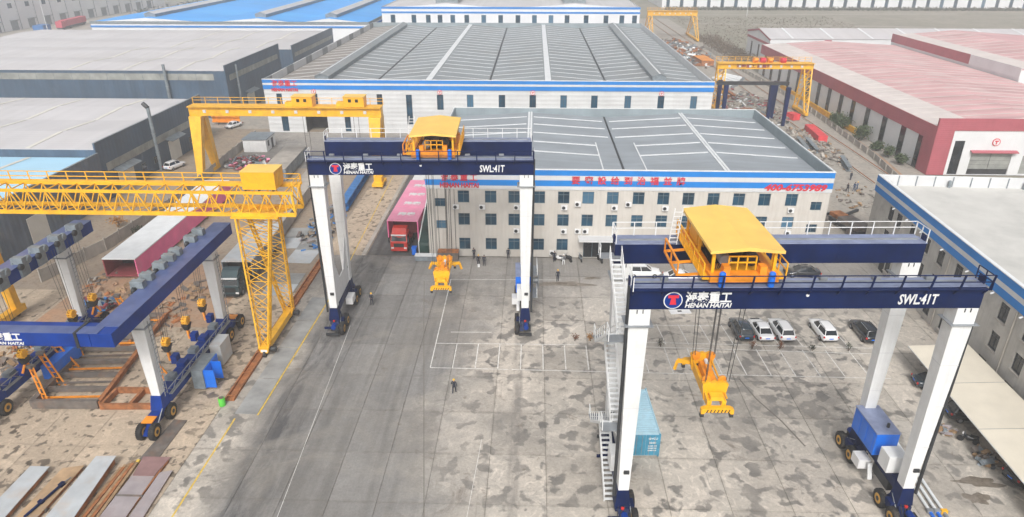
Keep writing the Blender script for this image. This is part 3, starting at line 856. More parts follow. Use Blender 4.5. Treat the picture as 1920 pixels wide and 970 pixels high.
# third hall
thd = thing('distant_hall', 'white hall with two blue stripes behind the big factory roof', 'factory', (0, 292, 0))
tw = [-57.85,-49.3,-43.4,-38.6,-33.4,-27.7,-20.8,-13.9,-6.9,-.2,6.5,13,20.7,28.7,35.1,40.2]
shell(thd, -62.3, 42.2, 0, 70, 17.0, [(x-.95, x+.95, 10.4, 13.9) for x in tw], farwall)
for x in tw:
    window(thd, x, .14, 12.15, 1.9, 3.5, teal, frame_m, cross=False)
for z0, z1 in ((16.2, 17.0), (14.5, 15.2)):
    pbox('fascia_stripe', -62.4, -.10, z0, 42.3, -.02, z1, stripe, thd)
roof_gables(thd, 0, 0, .2, 69, 16.6, 18.4, [(-62.2,'v'),(-36,'r'),(-10,'v'),(16,'r'),(42.1,'v')], roofl)
gable_fill(thd, [(-62.2,'v'),(-36,'r'),(-10,'v'),(16,'r'),(42.1,'v')], .25, 16.2, 16.6, 18.4, farwall)
monitor(thd, -36, 3, 66, 18.2, 9, 3.0, roofl); monitor(thd, 16, 3, 66, 18.2, 9, 3.0, roofl)

# ------------------------------------------------------------------ dark blue warehouses (left)
def clerestory(parent, x0, y0, x1, y1, z0, z1, n, nrm):
    for k in range(n):
        a, b_ = k/n, (k+1)/n
        p = Vector((x0+(x1-x0)*a, y0+(y1-y0)*a, (z0+z1)/2)) + Vector(nrm)*.03
        q = Vector((x0+(x1-x0)*b_, y0+(y1-y0)*b_, (z0+z1)/2)) + Vector(nrm)*.03
        bar('clerestory_pane', p, q - (q-p)*.02, .06, z1-z0, clerest, parent)
def warehouse(label, x0, x1, y0, y1, h, wall, roof, band=None, south_band=None, extra=None, roofz=None):
    o = thing('warehouse', label, 'warehouse', (0, 0, 0))
    b = MB()
    b.box(x0, y0, 0, x1-.02, y1, (roofz or h)-.15)
    b.build('wall', wall, o)
    rz = roofz or h
    n = max(2, int((y1-y0)/21))
    for k in range(n):
        ya, yb = y0+(y1-y0)*k/n, y0+(y1-y0)*(k+1)/n
        ym = (ya+yb)/2
        for p0, p1, za, zb in ((ya, ym, rz, rz+.45), (ym, yb, rz+.45, rz)):
            MB().add([(x0,p0,za),(x1-.25,p0,za),(x1-.25,p1,zb),(x0,p1,zb),(x0,p0,za-.1),(x1-.25,p0,za-.1),(x1-.25,p1,zb-.1),(x0,p1,zb-.1)],
                     [(0,1,2,3),(7,6,5,4),(0,4,5,1),(1,5,6,2),(2,6,7,3),(3,7,4,0)]).build('roof_slope', roof, o)
            for q in range(3):
                xx = x1 - 12 - 14*q
                bar('skylight_strip', (xx, p0+.4, za+.05+(zb-za)*.03), (xx, p1-.4, zb+.05-(zb-za)*.03), .8, .05, skyly, o)
    pbox('parapet', x1-.24, y0+.01, h-.5, x1+.03, y1-.01, h+.9, wall, o)
    pbox('coping', x1-.28, y0, h+.9, x1+.07, y1, h+.98, greyp, o)
    if band:
        clerestory(o, x1+.0, y0+2, x1, y1-2, band[0], band[1], 18, (1, 0, 0))
    if south_band:
        clerestory(o, x0, y0, x1-3, y0, south_band[0], south_band[1], 24, (0, -1, 0))
    return o
def shed_door(o, x, y, w, h):
    pbox('door', x+.02, y-w/2, .02, x+.10, y+w/2, h, skyly, o)
    MB().prism([(x, h+.9), (x+1.5, h+.35), (x+1.5, h+.28), (x, h+.6)], y-w/2-.8, y+w/2+.8, 'Y').build('door_canopy', greyp, o)
w1 = warehouse('slate-blue warehouse with pale grey roof left of the back yellow gantry', -150, -75, 111.4, 152, 9.4, slate, roofl, (4.8, 6.2), roofz=9.3)
shed_door(w1, -75, 118.5, 5, 3.8); shed_door(w1, -75, 137, 4.5, 4.2)
for y in (124.5, 129, 144):
    window(w1, -74.93, y, 2.2, 1.6, 1.4, darkglass, frame_m, R(90))
w2 = warehouse('tall slate-blue warehouse with a long dusty window band on its front', -190, -77.5, 172.5, 212, 12.3, slate, roofl, (9.2, 10.6), (9.6, 11.2), roofz=12.0)
shed_door(w2, -77.5, 186, 5, 4); shed_door(w2, -77.5, 202, 5, 4)
w3 = warehouse('farther slate-blue warehouse with pale roof behind the tall one', -190, -77.0, 222, 270, 10.4, slate, roofl, (7.6, 8.8), roofz=10.2)
w0 = warehouse('weathered blue shed with a light blue roof at the left edge', -150, -74.5, 62, 111.2, 7.8, slatew, ltblue, None, roofz=7.9)
pbox('loading_opening', -74.42, 98, 1.8, -74.34, 109, 5.6, rustg, w0)
pbox('loading_door', -74.42, 91, 0.02, -74.33, 95, 4.6, skyly, w0)
for y in (83.5, 77):
    window(w0, -74.42, y, 3.0, 3.0, 2.2, clerest, frame_m, R(90))
MB().box(-74.3, 70, 3.8, -72.2, 76, 4.0).build('awning', greyp, w0)
# two downpipe chimneys
def chimney(label, x, y, r, h, cap=True):
    o = thing('flue_pipe', label, 'flue', (x, y, 0))
    MB().tube((0,0,0), (0,0,h), r, 12).build('pipe', greyp, o, smooth=False)
    if cap:
        MB().tube((0,0,h), (-.9,.2,h+.8), r*1.25, 12).build('cowl', dark, o)
    for z in (h*.3, h*.6):
        MB().tube((0,0,z), (0,0,z+.12), r*1.25, 12).build('collar', grey, o)
    return o
chimney('tall grey flue with bent black cowl beside the near slate warehouse', -74.0, 128.5, .32, 12.6)
chimney('grey flue pipe rising in front of the long window band', -92.5, 171.6, .35, 13.6, False)
chimney('grey downpipe on the corner of the tall slate warehouse', -76.9, 178, .25, 12.6, False)

# bright blue roofed hall
bl = thing('blue_roof_hall', 'low hall with bright azure roof and pale ridge vents, far left', 'factory', (0, 0, 0))
MB().box(-181, 287, 0, -67, 420, 11.2).build('wall', farwall, bl)
for z0, z1, mt in ((10.6, 11.6, greyp), (9.2, 9.9, stripe)):
    pbox('fascia_stripe', -181.2, 286.8, z0, -66.8, 286.95, z1, mt, bl)
    pbox('fascia_stripe', -66.9, 287, z0, -66.75, 420, z1, mt, bl)
be = [(-181,'v'),(-158,'r'),(-132,'v'),(-112,'r'),(-96,'v'),(-83,'r'),(-67.2,'v')]
roof_gables(bl, 0, 0, 287.3, 420, 11.3, 13.0, be, cyan)
gable_fill(bl, be, 287.35, 10.9, 11.3, 13.0, farwall)
for x in (-158, -112, -83):
    monitor(bl, x, 291, 415, 12.8, 4.5, 2.0, roofl)
# multi-storey white block far behind the azure roof
fb = thing('apartment_block', 'white multi-storey block with window grid far behind the azure roof', 'building', (0, 0, 0))
MB().box(-190, 470, 0, -110, 486, 24).build('wall', farwall, fb)
for i in range(22):
    for j in range(5):
        if i in (10, 11): continue
        window(fb, -188+i*3.6, 469.95, 4+j*4.2, 2.2, 2.4, teal, frame_m, cross=False)
pbox('stair_tower', -152.5, 469, 0, -146.5, 469.9, 25, greyp, fb)
# white workshop row top-left
wr = thing('workshop_row', 'hazy white two-storey workshop row in the far top-left corner', 'building', (-262, 352, 0), R(87))
b = MB(); wh = []
for k in range(16):
    wh += [(-60+12*k, -57+12*k, 10.5, 12.8), (-61+12*k, -56+12*k, .1, 4.5)]
holed_wall(b, -66, 140, 0, 18, wh, 0)
b.box(-66, .4, 0, 140, 18, 17.9)
b.build('wall', farwall, wr)
for k in range(16):
    window(wr, -58.5+12*k, .1, 11.65, 3, 2.3, teal, frame_m)
    pbox('shop_door', -61+12*k, .12, .1, -56+12*k, .2, 4.5, greyp, wr)
    MB().box(-61.5+12*k, -1.2, 4.7, -55.5+12*k, -.02, 4.9).build('door_canopy', greyp, wr)
    bar('downpipe', (-54.4+12*k, -.12, 0), (-54.4+12*k, -.12, 17), .2, .2, greyp, wr)
sheet('workshop_street', -262, 230, -182, 520, -.04, M_strip)

# ------------------------------------------------------------------ red roofed works (right)
rb = thing('red_roof_works', 'white works with pink-red roof and red fascia on the right', 'factory', (77.2, 131, 0))
RX, RD, RH = 44, 112, 11.0
rfh = [(3.9, 5.8, .1, 6.8), (7.6, 15.4, .1, 4.6), (17.5, 24, .1, 4.0)]
holed_wall(MB(), 0, RX, 0, RH, rfh, 0).build('front_wall', whitewall, rb)
MB().box(0, .3, 0, RX, RD, 9.3).build('side_wall', whitewall, rb)
pbox('parapet', 0, .02, 9.3, RX, .28, 11.05, redfas, rb)
window(rb, 4.85, .14, 3.45, 1.9, 6.7, darkglass, dframe, cross=False)
for k in range(4):
    pbox('door_panel', 7.6, .2, 1.2+k*.85, 11.45, .28, 1.2+(k+1)*.85-.05, clerest, rb); pbox('door_panel', 11.55, .2, 1.2+k*.85, 15.4, .28, 1.2+(k+1)*.85-.05, clerest, rb)
pbox('doorway', 7.6, .26, 0, 15.4, .29, 4.6, dark, rb)
for k in range(4):
    pbox('door_panel', 17.5, .2, .3+k*.9, 24, .28, .3+(k+1)*.9-.05, clerest, rb)
MB().prism([(-.9, 4.75), (-.02, 5.0), (-.02, 4.85), (-.9, 4.62)], 7.2, 16.0, 'X').build('door_canopy', redfas, rb)
emblem(rb, 11.6, -.08, 6.6, .75)
pbox('fascia', -.12, -.16, 8.8, RX, -.02, 11.15, redfas, rb); pbox('corner_panel', -.12, -.14, 0, 3.2, -.02, 8.8, redfas, rb)
pbox('fascia', -.16, 0.01, 6.65, -.02, RD, 9.5, redfas, rb); pbox('corner_panel', -.14, 0.01, 0, -.02, 4.0, 6.65, redfas, rb)
pbox('parapet_end', -.13, -.01, 9.5, -.02, .3, 11.13, redfas, rb)
for y in [4.7, 11.8, 20.2, 28.6, 36.5, 43.6, 51.2, 58.4, 66, 74.3, 82.4, 90.5, 98.6, 106]:
    w = window(rb, -.10, y, 3.4, 2.0, 6.45, darkglass, dframe, R(-90), cross=False)
re_ = [(0, 'v'), (20, 'r'), (RX, 'v')]
roof_gables(rb, 0, 0, .3, RD-.1, 9.45, 10.75, re_, redroof)
bar('roof_band', (3.8, .3, 9.75), (3.8, RD-.3, 9.75), 7.6, .04, bandroof, rb, up=(-1.3, 0, 20))
for k in range(26):
    y = 2.5+k*4.25
    slope_strip('skylight_strip', rb, .2, 9.46, 19.8, 10.74, y, .26, bandroof, .09); slope_strip('skylight_strip', rb, 20.2, 10.74, RX-.2, 9.46, y, .26, bandroof, .05)
rc = thing('second_red_works', 'second pink-red roofed works at the right edge behind the first', 'factory', (121.5, 178, 0))
MB().box(0, 0, 0, 45, 68, 12.2).build('wall', whitewall, rc)
pbox('fascia', -.14, 22, 10.2, -.02, 68, 12.8, redfas, rc); pbox('fascia', -.14, 0, 10.2, -.02, 21.98, 12.8, whitewall, rc)
roof_gables(rc, 0, 0, .1, 67.9, 12.3, 14.0, [(0,'v'),(20,'r'),(45,'v')], redroof)
gable_fill(rc, [(0,'v'),(20,'r'),(45,'v')], .15, 11.8, 12.3, 14.0, whitewall)
bar('roof_band', (3.2, .3, 12.69), (3.2, 67.7, 12.69), 6.0, .04, bandroof, rc, up=(-1.7, 0, 20))
for k in range(14):
    slope_strip('skylight_strip', rc, .2, 12.32, 19.8, 13.98, 3+k*4.7, .3, bandroof, .07)
gl = thing('long_grey_shed', 'long pale grey shed with red-trimmed gable behind the red works', 'warehouse', (84, 256, 0))
b = MB().prism([(0, 0), (28, 0), (28, 9.6), (14, 11.6), (0, 9.6)], 0, 190, 'X'); b.build('wall', whitewall, gl)
for s, (ya, za, yb, zb) in enumerate(((-.3, 9.62, 14, 11.7), (14, 11.7, 28.3, 9.62))):
    MB().add([(-.3,ya,za),(190,ya,za),(190,yb,zb),(-.3,yb,zb),(-.3,ya,za+.1),(190,ya,za+.1),(190,yb,zb+.1),(-.3,yb,zb+.1)], [(3,2,1,0),(4,5,6,7),(0,1,5,4),(1,2,6,5),(2,3,7,6),(3,0,4,7)]).build('roof_slope', roofl, gl)
    bar('gable_trim', (-.15, ya, za-.3), (-.15, yb, zb-.3), .16, .7, redfas, gl)
for k in range(13):
    bar('roof_seam_strip', (8+14*k, .2, 9.8), (8+14*k, 13.8, 11.85), .8, .06, skylt, gl)
pbox('trim_stripe', -.14, .1, 7.2, -.02, 28, 8.0, redfas, gl)
for y in (4, 12, 21):
    window(gl, -.1, y, 3.4, 1.4, 5.6, darkglass, dframe, R(-90), cross=False)
pbox('wall_sign', 19, -.1, 6.2, 21.5, -.02, 9.3, redfas, gl)

# far white halls along the top
def far_hall(label, x0, x1, y, h, step, wn_):
    o = thing('far_hall', label, 'factory', (0, y, 0))
    MB().box(x0, .1, 0, x1, 60, h).build('wall', farwall, o)
    k = 0
    while x0+4+k*step < x1-3:
        window(o, x0+4+k*step, .02, wn_/2+.3, 2.2, wn_, teal, frame_m, cross=False); k += 1
    pbox('base_course', x0, -.06, 0, x1, .05, .6, concp, o)
    pbox('fascia_stripe', x0, -.06, h-2.5, x1, .05, h-1, stripe, o)
    return o
far_hall('hazy white hall with tall narrow windows along the top right edge', 84, 360, 484, 26, 8.9, 18)
far_hall('hazy white hall in the distance between apartment block and striped hall', -104, -66, 520, 24, 7, 14)
# brush in front of the far hall and scrub in the field
def brush(name, label, cx, cy, rx, ry, h, n, mat, seed, s=.5):
    rnd = random.Random(seed); b = MB()
    for i in range(n):
        x, y = cx+rnd.uniform(-rx, rx), cy+rnd.uniform(-ry, ry)
        hh = h*rnd.uniform(.3, 1)
        for k in range(3):
            z = rnd.uniform(.1, hh); d = Vector((rnd.uniform(-1,1), rnd.uniform(-1,1), rnd.uniform(-.3,1))).normalized()*s*rnd.uniform(.6,1.4)
            e = Vector((rnd.uniform(-1,1), rnd.uniform(-1,1), rnd.uniform(-.5,.5))).normalized()*s*.6
            p = Vector((x+rnd.uniform(-.6,.6), y+rnd.uniform(-.6,.6), z))
            b.add([p-d, p+e, p+d, p-e], [(0,1,2,3)])
    o = tag(b.build(name, mat), label, 'scrub'); o['kind'] = 'stuff'
    return o
brush('hedge', 'dark hazy hedge line in front of the far white hall', 230, 476, 145, 4, 2.0, 3600, leafd, 2, .6)
brush('field_scrub', 'dry greyish scrub on the open field beyond the far gantry', 125, 370, 45, 60, .7, 1600, twig, 3, .3)
brush('field_scrub', 'brown brush growing beside the far rails and shed', 79, 300, 5, 34, 3.0, 1600, twig, 4, .35)
brush('hedge', 'hazy trees and brush along the far top-left street', -212, 460, 18, 60, 6, 1200, leafd, 6, 1.1)

# ------------------------------------------------------------------ grey cement building at the right edge
gb = thing('cement_building', 'bare cement building with blue and white striped parapet at right edge', 'building', (49.0, 94.0, 0), R(-3.1))
GL, GW, GH = 66.0, 60.0, 11.6
# west wall, built facing local -X: windows by distance from the far corner
gw = [(d, z, 1.5, 1.9) for z in (8.1, 4.8) for d in (5.9, 8.4, 12.4, 16.3, 19.9, 24, 28.3, 33, 37.2, 41.4, 46, 50.5)] + [(d, 1.5, 1.5, 1.8) for d in (4.5, 8.4, 12.4, 16.3, 20, 24, 28.3, 32.2, 37, 41.4, 46)]
holder = place('west_wall', holed_wall(MB(), 0, GL, 0, GH, [(d-w/2, d+w/2, z-h/2, z+h/2) for d, z, w, h in gw], 0).mesh('west_wall', concwall), gb, (0, 0, 0), R(-90))
SILL = MB().box(-.85, -.14, -.06, .85, .1, .06).mesh('sill', concp)
for d, z, w, h in gw:
    o = window(gb, 0, 0, 0, w, h, darkglass, dframe)
    o.location = (.14, -d, z); o.rotation_euler = (0, 0, R(-90))
    place('sill', SILL, o, (0, -.15, -h/2-.05))
b = MB(); b.quad((0,0,0),(GW,0,0),(GW,0,GH),(0,0,GH)); b.quad((GW,0,0),(GW,-GL,0),(GW,-GL,GH),(GW,0,GH)); b.quad((0,-GL,0),(GW,-GL,0),(GW,-GL,GH),(0,-GL,GH))
b.build('side_wall', concwall, gb)
for z0, z1, mt in ((10.85, 11.75, stripe), (10.3, 10.85, stripew), (9.45, 10.3, stripe)):
    pbox('parapet_stripe', -.16, -GL, z0, -.03, .1, z1, mt, gb)
pbox('coping', -.2, -GL, 11.75, .25, .12, 11.85, skylt, gb)
pbox('parapet', .02, -GL, 9.5, .2, 0, 11.74, concp, gb)
MB().box(.2, -GL, 9.9, GW, 0, 10.3).build('roof', roofc, gb)
for k in range(24):
    pbox('parapet_panel', .25+k*2.45, -.12, 10.3, .25+(k+1)*2.45-.07, 0.0, 11.7, stripew, gb)
    bar('parapet_post', (.22+k*2.45, -.16, 10.3), (.22+k*2.45, -.16, 11.75), .1, .12, greyp, gb)
pbox('coping', 0, -.14, 11.72, GW, .12, 11.8, skylt, gb)
for x in (9.5, 19.5, 31):
    MB().tube((x, -.45, 10.3), (x, -.45, 11.3), .2, 10).build('roof_vent', greyp, gb)
for d in (7, 11, 15, 20.3, 26, 31, 36):
    MB().tube((-.2, -d, 9.35), (-.5, -d, 9.2), .1, 8).build('drain_spout', white, gb)
for d in (22, 35):
    bar('downpipe', (-.12, -d, .1), (-.12, -d, 9.3), .14, .14, concp, gb)
pbox('doorway', -.06, -7.6, .02, .1, -6.2, 2.4, dark, gb)

# ------------------------------------------------------------------ shared crane pieces
TYRE = MB().lathe([(-.24,.40),(-.26,.52),(-.25,.66),(-.19,.73),(-.06,.75),(.06,.75),(.19,.73),(.25,.66),(.26,.52),(.24,.40)], 'X', 28).mesh('wheel', black, True)
RIM = MB().lathe([(-.255,.20),(-.27,.36),(-.25,.43),(.25,.43),(.27,.36),(.255,.20)], 'X', 24).mesh('rim', pm('rim_paint', (.62, .34, .05), .5, var=.15, scale=4, dirt=(.25, .17, .08), dirt_amt=.5, dirt_scale=3))
HUB = MB().lathe([(-.30,.10),(-.28,.20),(.28,.20),(.30,.10)], 'X', 14).mesh('hub', dark)
LUG = MB()
for k in range(26):
    a = 2*math.pi*k/26
    for s in (-1, 1):
        c_, s_ = math.cos(a+s*.06), math.sin(a+s*.06)
        LUG.beam((s*.03, c_*.752, s_*.752), (s*.21, math.cos(a+s*.06+.10)*.735, math.sin(a+s*.06+.10)*.735), .07, .06)
LUG = LUG.mesh('tread', black)
def wheel(parent, loc, r=.75, name='wheel'):
    k = r/.75
    w = place(name, TYRE, parent, loc, 0, (k, k, k))
    place('rim', RIM, w); place('hub', HUB, w); place('tread', LUG, w)
    return w

def railing(parent, p, q, n, h, mat, lean=(0,0), rails=(1.0, .55), name='railing', t=.06, post_t=.08):
    """rails along p-q with posts, each post a piece of its own"""
    p, q = Vector(p), Vector(q)
    b = MB()
    for r in rails:
        o = Vector((lean[0]*r, lean[1]*r, h*r))
        b.beam(p+o, q+o, t, t)
    rl = b.build(name, mat, parent)
    for k in range(n+1):
        a = p + (q-p)*k/n
        bar('post', a, a+Vector((lean[0], lean[1], h)), post_t, post_t, mat, rl)
    return rl

def rtg(label, cx, cy, rot, tx, side, spread_z, spread_l, with_stairs, lside=-1):
    """rubber-tyred gantry crane; origin on the ground at its middle"""
    o = thing('gantry_crane', label, 'crane', (cx, cy, 0), rot)
    ZB, ZT, HX = 19.3, 20.95, 11.9
    for nm, y0, y1 in (('front_girder', -4.15, -2.95), ('rear_girder', 3.0, 4.2)):
        g = MB().box(-HX, y0, ZB, HX, y1, ZT).build(nm, navy, o, bevel=.02)
        MB().box(-HX-.02, y0-.06, ZT, HX+.02, y1+.06, ZT+.06).build('top_plate', navysheen, g)  # pale top: sky reflection on the girder painted as colour
        MB().box(-HX+.4, (y0+y1)/2-.06, ZT+.06, HX-.4, (y0+y1)/2+.06, ZT+.18).build('trolley_rail', grey, g)
        for xx in (-5.6, 5.6):
            pbox('splice_plate', xx-.35, y0-.015, ZB+.05, xx+.35, y1+.015, ZT-.05, navy, g)
        for s in (-1, 1):
            MB().box(s*HX-.06, y0+.3, ZT+.06, s*HX+.06, y1-.3, ZT+.5).build('end_stop', navy, g)
    fg = [c for c in o.children if c.name.startswith('front_girder')][0]
    # walkways
    wk = MB().box(-HX, -4.5, ZT-.10, HX, -4.22, ZT-.03).build('walkway', navy, o)
    for k in range(13):
        x = -HX+.15+k*(2*HX-.3)/12
        bar('walkway_bracket', (x, -4.2, ZT-.5), (x, -4.5, ZT-.10), .08, .08, navy, wk)
    railing(o, (-HX, -4.46, ZT-.1), (HX, -4.46, ZT-.1), 12, 1.2, navy, (0, -.22), t=.06, post_t=.10)
    railing(o, (-HX, 4.75, ZT), (HX, 4.75, ZT), 14, 1.1, white, (0, 0), t=.055, post_t=.07)
    MB().box(-HX, 4.26, ZT-.1, HX, 4.85, ZT-.02).build('walkway', navysheen, o)
    for s in (-1, 1):
        railing(o, (s*(HX-.05), 3.0, ZT+.06), (s*(HX-.05), 4.7, ZT+.06), 2, 1.05, white, t=.05, post_t=.06)
        railing(o, (s*(HX-.05), -4.7, ZT), (s*(HX-.05), -3.0, ZT), 2, 1.05, white if s < 0 else navy, t=.05, post_t=.06)
    # cable tray clutter on the front girder walkway
    for k in range(6):
        x = -9.5 + k*3.6
        MB().cbox(x, -3.2, ZT+.22, .5, .3, .3).build('junction_box', grey, o)
    # legs
    for sx in (-1, 1):
        for yy, sy in ((-3.55, -1), (3.6, 1)):
            X = sx*11.15
            b = MB().frus((X-sx*.02, yy, 3.1), (.42, .46), (X, yy, 18.0), (.70, .58))
            leg = b.build('leg', white, o, bevel=.03)
            MB().box(X-.72, yy-.6, 18.06, X+.72, yy+.6, ZB-.01).build('leg_head', white, leg)
            MB().box(X-.98, yy-.82, 18.0, X+.98, yy+.82, 18.06).build('collar_plate', grey, leg)
            MB().frus((X, yy, 1.5), (.62, .62), (X, yy, 3.1), (.44, .48)).build('leg_foot', navy, leg)
            for zz in (7.2, 11.0, 14.6):
                tt = (zz-3.1)/14.9
                pbox('weld_seam', X-.42-.28*tt-.006, yy-.46-.12*tt-.006, zz, X+.42+.28*tt+.006, yy+.46+.12*tt+.006, zz+.05, stripew, leg)
            lp = MB().cbox(X+.1, yy-.55, 5.0, .42, .12, .3).build('lamp', dark, leg)
            bar('pin', (X-.2, yy-.62, ZB-.3), (X-.2, yy-.62, ZB-.02), .06, .06, dark, leg); bar('pin', (X+.2, yy-.62, ZB-.3), (X+.2, yy-.62, ZB-.02), .06, .06, dark, leg)
        # black cable conduit down the outer edge of the front leg
        MB().tube((sx*(HX+.05), -3.9, ZT), (sx*11.85, -3.95, 2.6), .13, 10).build('cable_conduit', dark, o)
        # sill beam
        X = sx*11.15
        sl = MB().box(X-.42, -2.95, 2.15, X+.42, 3.0, 3.05).build('sill_beam', navy, o, bevel=.02)
        if sx < 0:
            MB().prism([(-3.08, 3.06), (3.12, 3.06), (3.12, 9.5), (1.1, 5.6), (-1.0, 5.6), (-3.08, 9.5)], X+.18, X+.30, 'X').build('side_plate', white, sl)
        # bogies with two tyres each
        for yy, sy in ((-3.55, -1), (3.6, 1)):
            bg_ = MB().frus((X-sx*.3, yy, .55), (.34, 1.35), (X, yy, 1.5), (.5, .75)).box(X-1.15, yy-1.05, .62, X+.5, yy-.9, .88).build('bogie', navy, o)
            MB().tube((X, yy, 1.5), (X, yy, 1.75), .5, 16).build('slew_ring', dark, bg_)
            MB().box(X-sx*.25-.75, yy-.42, .85, X-sx*.25+.75, yy+.42, 1.5).build('axle_housing', navy, bg_, bevel=.04)
            MB().box(X-.2, yy+sy*1.35-.35, .7, X+.65, yy+sy*1.35+.35, 1.25).build('gear_case', dark, bg_, bevel=.04)
            for q in range(3):
                bar('hose', (X-.3+.25*q, yy+sy*.5, 1.7), (X-.5+.3*q, yy+sy*1.5, 1.0), .05, .05, black, bg_)
            for d in (-.98, .98):
                wheel(o, (X-sx*.95, yy+d, .75))
            MB().box(X-.75, yy+sy*1.95-.1, .35, X+.75, yy+sy*1.95+.1, .62).build('bumper', dark, bg_)
            MB().tube((X+.1, yy+sy*1.1, 1.25), (X+.1, yy+sy*1.8, 1.25), .28, 12).build('drive_motor', navy_c, bg_)
            bar('hose', (X-sx*.55, yy-sy*.4, 1.9), (X-sx*.75, yy+sy*1.3, .9), .07, .07, grey, bg_)
            MB().lathe([(0,.12),(.15,.14),(.2,.05)], 'Z', 10, (X, yy+sy*.8, 1.5)).build('beacon', lamp_r, bg_)
    # power pack side
    X = side*11.15
    gx = X - side*.1
    gn = MB().box(gx-.95, -.2, 3.12, gx+.95, 3.5, 5.3).build('generator_housing', blue, o, bevel=.03)
    MB().box(gx-1.0, -.25, 5.3, gx+1.0, 3.55, 5.38).build('housing_roof', navysheen, gn)
    for k in range(3):
        pbox('housing_door', gx-side*.97-.015, .1+k*1.1, 3.4, gx-side*.97+.015, .95+k*1.1, 5.0, blue, gn)
    MB().tube((gx+.3, .6, 5.38), (gx+.3, .6, 5.75), .12, 10).build('exhaust', dark, gn)
    MB().box(gx-.85, -2.3, 3.12, gx+.7, -.9, 4.7).build('electric_cabinet', white, o, bevel=.03)
    MB().box(X-side*.5-.5, .4, 1.15, X-side*.5+.5, 1.6, 2.05).build('fuel_tank', whiteb, o, (-side*.55, 0, 0))
    b = MB().box(X-.42, -2.2, 1.2, X+.42, .2, 2.1); b.build('hydraulic_unit', dark, o)
    MB().beam((X-side*.8, -.4, .7), (X-side*.8, .1, 2.0), .35, .12).build('access_ladder', white, o)
    # electric house on the other side
    X2 = -side*11.15
    MB().box(X2-.75, -1.9, 3.12, X2+.1, -.4, 4.7).build('control_cabinet', white, o, bevel=.03)
    MB().box(X2+.35, .3, 1.2, X2+1.2, 1.9, 2.1).build('cable_box', whiteb, o, bevel=.03)
    # stairs: zigzag up the outer side
    if with_stairs:
        xs = X2 - .75 if X2 < 0 else X2 + .75
        w = -1.0 if X2 < 0 else 1.0
        zs_ = [.6, 4.6, 8.6, 12.6, 16.4, 20.0]
        for k in range(5):
            ya, yb = ((-2.6, 2.6) if k % 2 == 0 else (2.6, -2.6))
            za, zb = zs_[k], zs_[k+1]
            xo = xs + w*(.0 if k % 2 == 0 else .72)
            st = MB().beam((xo-.42, ya, za), (xo-.42, yb, zb), .05, .24).beam((xo+.42, ya, za), (xo+.42, yb, zb), .05, .24).build('stair_flight', white, o)
            nst = 16
            for i in range(nst):
                t = (i+.5)/nst
                bar('tread', (xo-.4, ya+(yb-ya)*t, za+(zb-za)*t), (xo+.4, ya+(yb-ya)*t, za+(zb-za)*t), .24, .04, skylt, st)
            hr = MB()
            for sx_ in (-.44, .44):
                hr.beam((xo+sx_, ya, za+1.0), (xo+sx_, yb, zb+1.0), .05, .05).beam((xo+sx_, ya, za+.5), (xo+sx_, yb, zb+.5), .035, .035)
            hrl = hr.build('stair_handrail', white, o)
            for i in range(6):
                t = i/5
                for sx_ in (-.44, .44):
                    bar('post', (xo+sx_, ya+(yb-ya)*t, za+(zb-za)*t), (xo+sx_, ya+(yb-ya)*t, za+(zb-za)*t+1.0), .045, .045, white, hrl)
            sg = 1 if yb > ya else -1
            MB().box(min(xs-.45, xs+w*.72-.45, xs+w*.72+.45), yb+(0 if sg > 0 else -1.0), zb-.06, max(xs+.45, xs+w*.72+.45, xs-.45), yb+(1.0 if sg > 0 else 0), zb).build('landing', grey, o)
            railing(o, (xs+w*1.15, yb+sg*.05, zb), (xs+w*1.15, yb+sg*.95, zb), 1, 1.05, white, t=.05, post_t=.06)
            if k < 4:
                bar('stair_brace', (xs+w*.4, yb+sg*.4, zb-.1), (X2, yb+sg*.9, zb-1.4), .1, .1, white, o)
    else:
        xs = lside*12.1
        lad = MB().beam((xs, 1.2, 1), (xs, 1.2, 20.5), .05).beam((xs, 1.7, 1), (xs, 1.7, 20.5), .05).build('ladder', white, o)
        for k in range(32):
            bar('rung', (xs, 1.2, 1.3+k*.6), (xs, 1.7, 1.3+k*.6), .04, .04, white, lad)
        for z in (3.2, 6.2):
            MB().box(xs-.55, -1.6, z-.06, xs+.55, 1.0, z).build('platform', grey, o)
            railing(o, (xs+.5, -1.6, z), (xs+.5, 1.0, z), 3, 1.05, white, t=.05, post_t=.06)
        MB().lathe([(-.35,.95),(-.30,1.0),(-.25,.35),(.25,.35),(.30,1.0),(.35,.95)], 'X', 24, (xs+.3, -1.0, 5.2)).build('cable_reel', grey, o)
    # trolley: frame, posts, gabled roof, hoist drum
    T = place('trolley', MB().box(tx-2.3, -4.0, 21.2, tx+2.3, -3.2, 21.75).box(tx-2.3, 3.2, 21.2, tx+2.3, 4.05, 21.75).box(tx-2.3, -3.2, 21.25, tx-1.8, 3.2, 21.7).box(tx+1.8, -3.2, 21.25, tx+2.3, 3.2, 21.7).mesh('trolley', orange), o)
    pbox('trolley_deck', tx-1.8, -3.2, 21.3, tx+1.8, -1.4, 21.42, yellow, T); pbox('trolley_deck', tx-1.8, 1.4, 21.3, tx+1.8, 3.2, 21.42, yellow, T)
    b = MB().add([(tx-2.45,-3.95,23.5),(tx,-3.95,23.78),(tx+2.45,-3.95,23.5),(tx-2.45,4.0,23.5),(tx,4.0,23.78),(tx+2.45,4.0,23.5),
                  (tx-2.45,-3.95,23.3),(tx+2.45,-3.95,23.3),(tx-2.45,4.0,23.3),(tx+2.45,4.0,23.3),(tx,-3.95,23.5),(tx,4.0,23.5)],
                 [(0,1,4,3),(1,2,5,4),(0,6,10,1),(1,10,7,2),(3,4,11,8),(4,5,9,11),(0,3,8,6),(2,7,9,5),(6,8,11,10),(10,11,9,7)])
    b.build('roof', yroof, T)
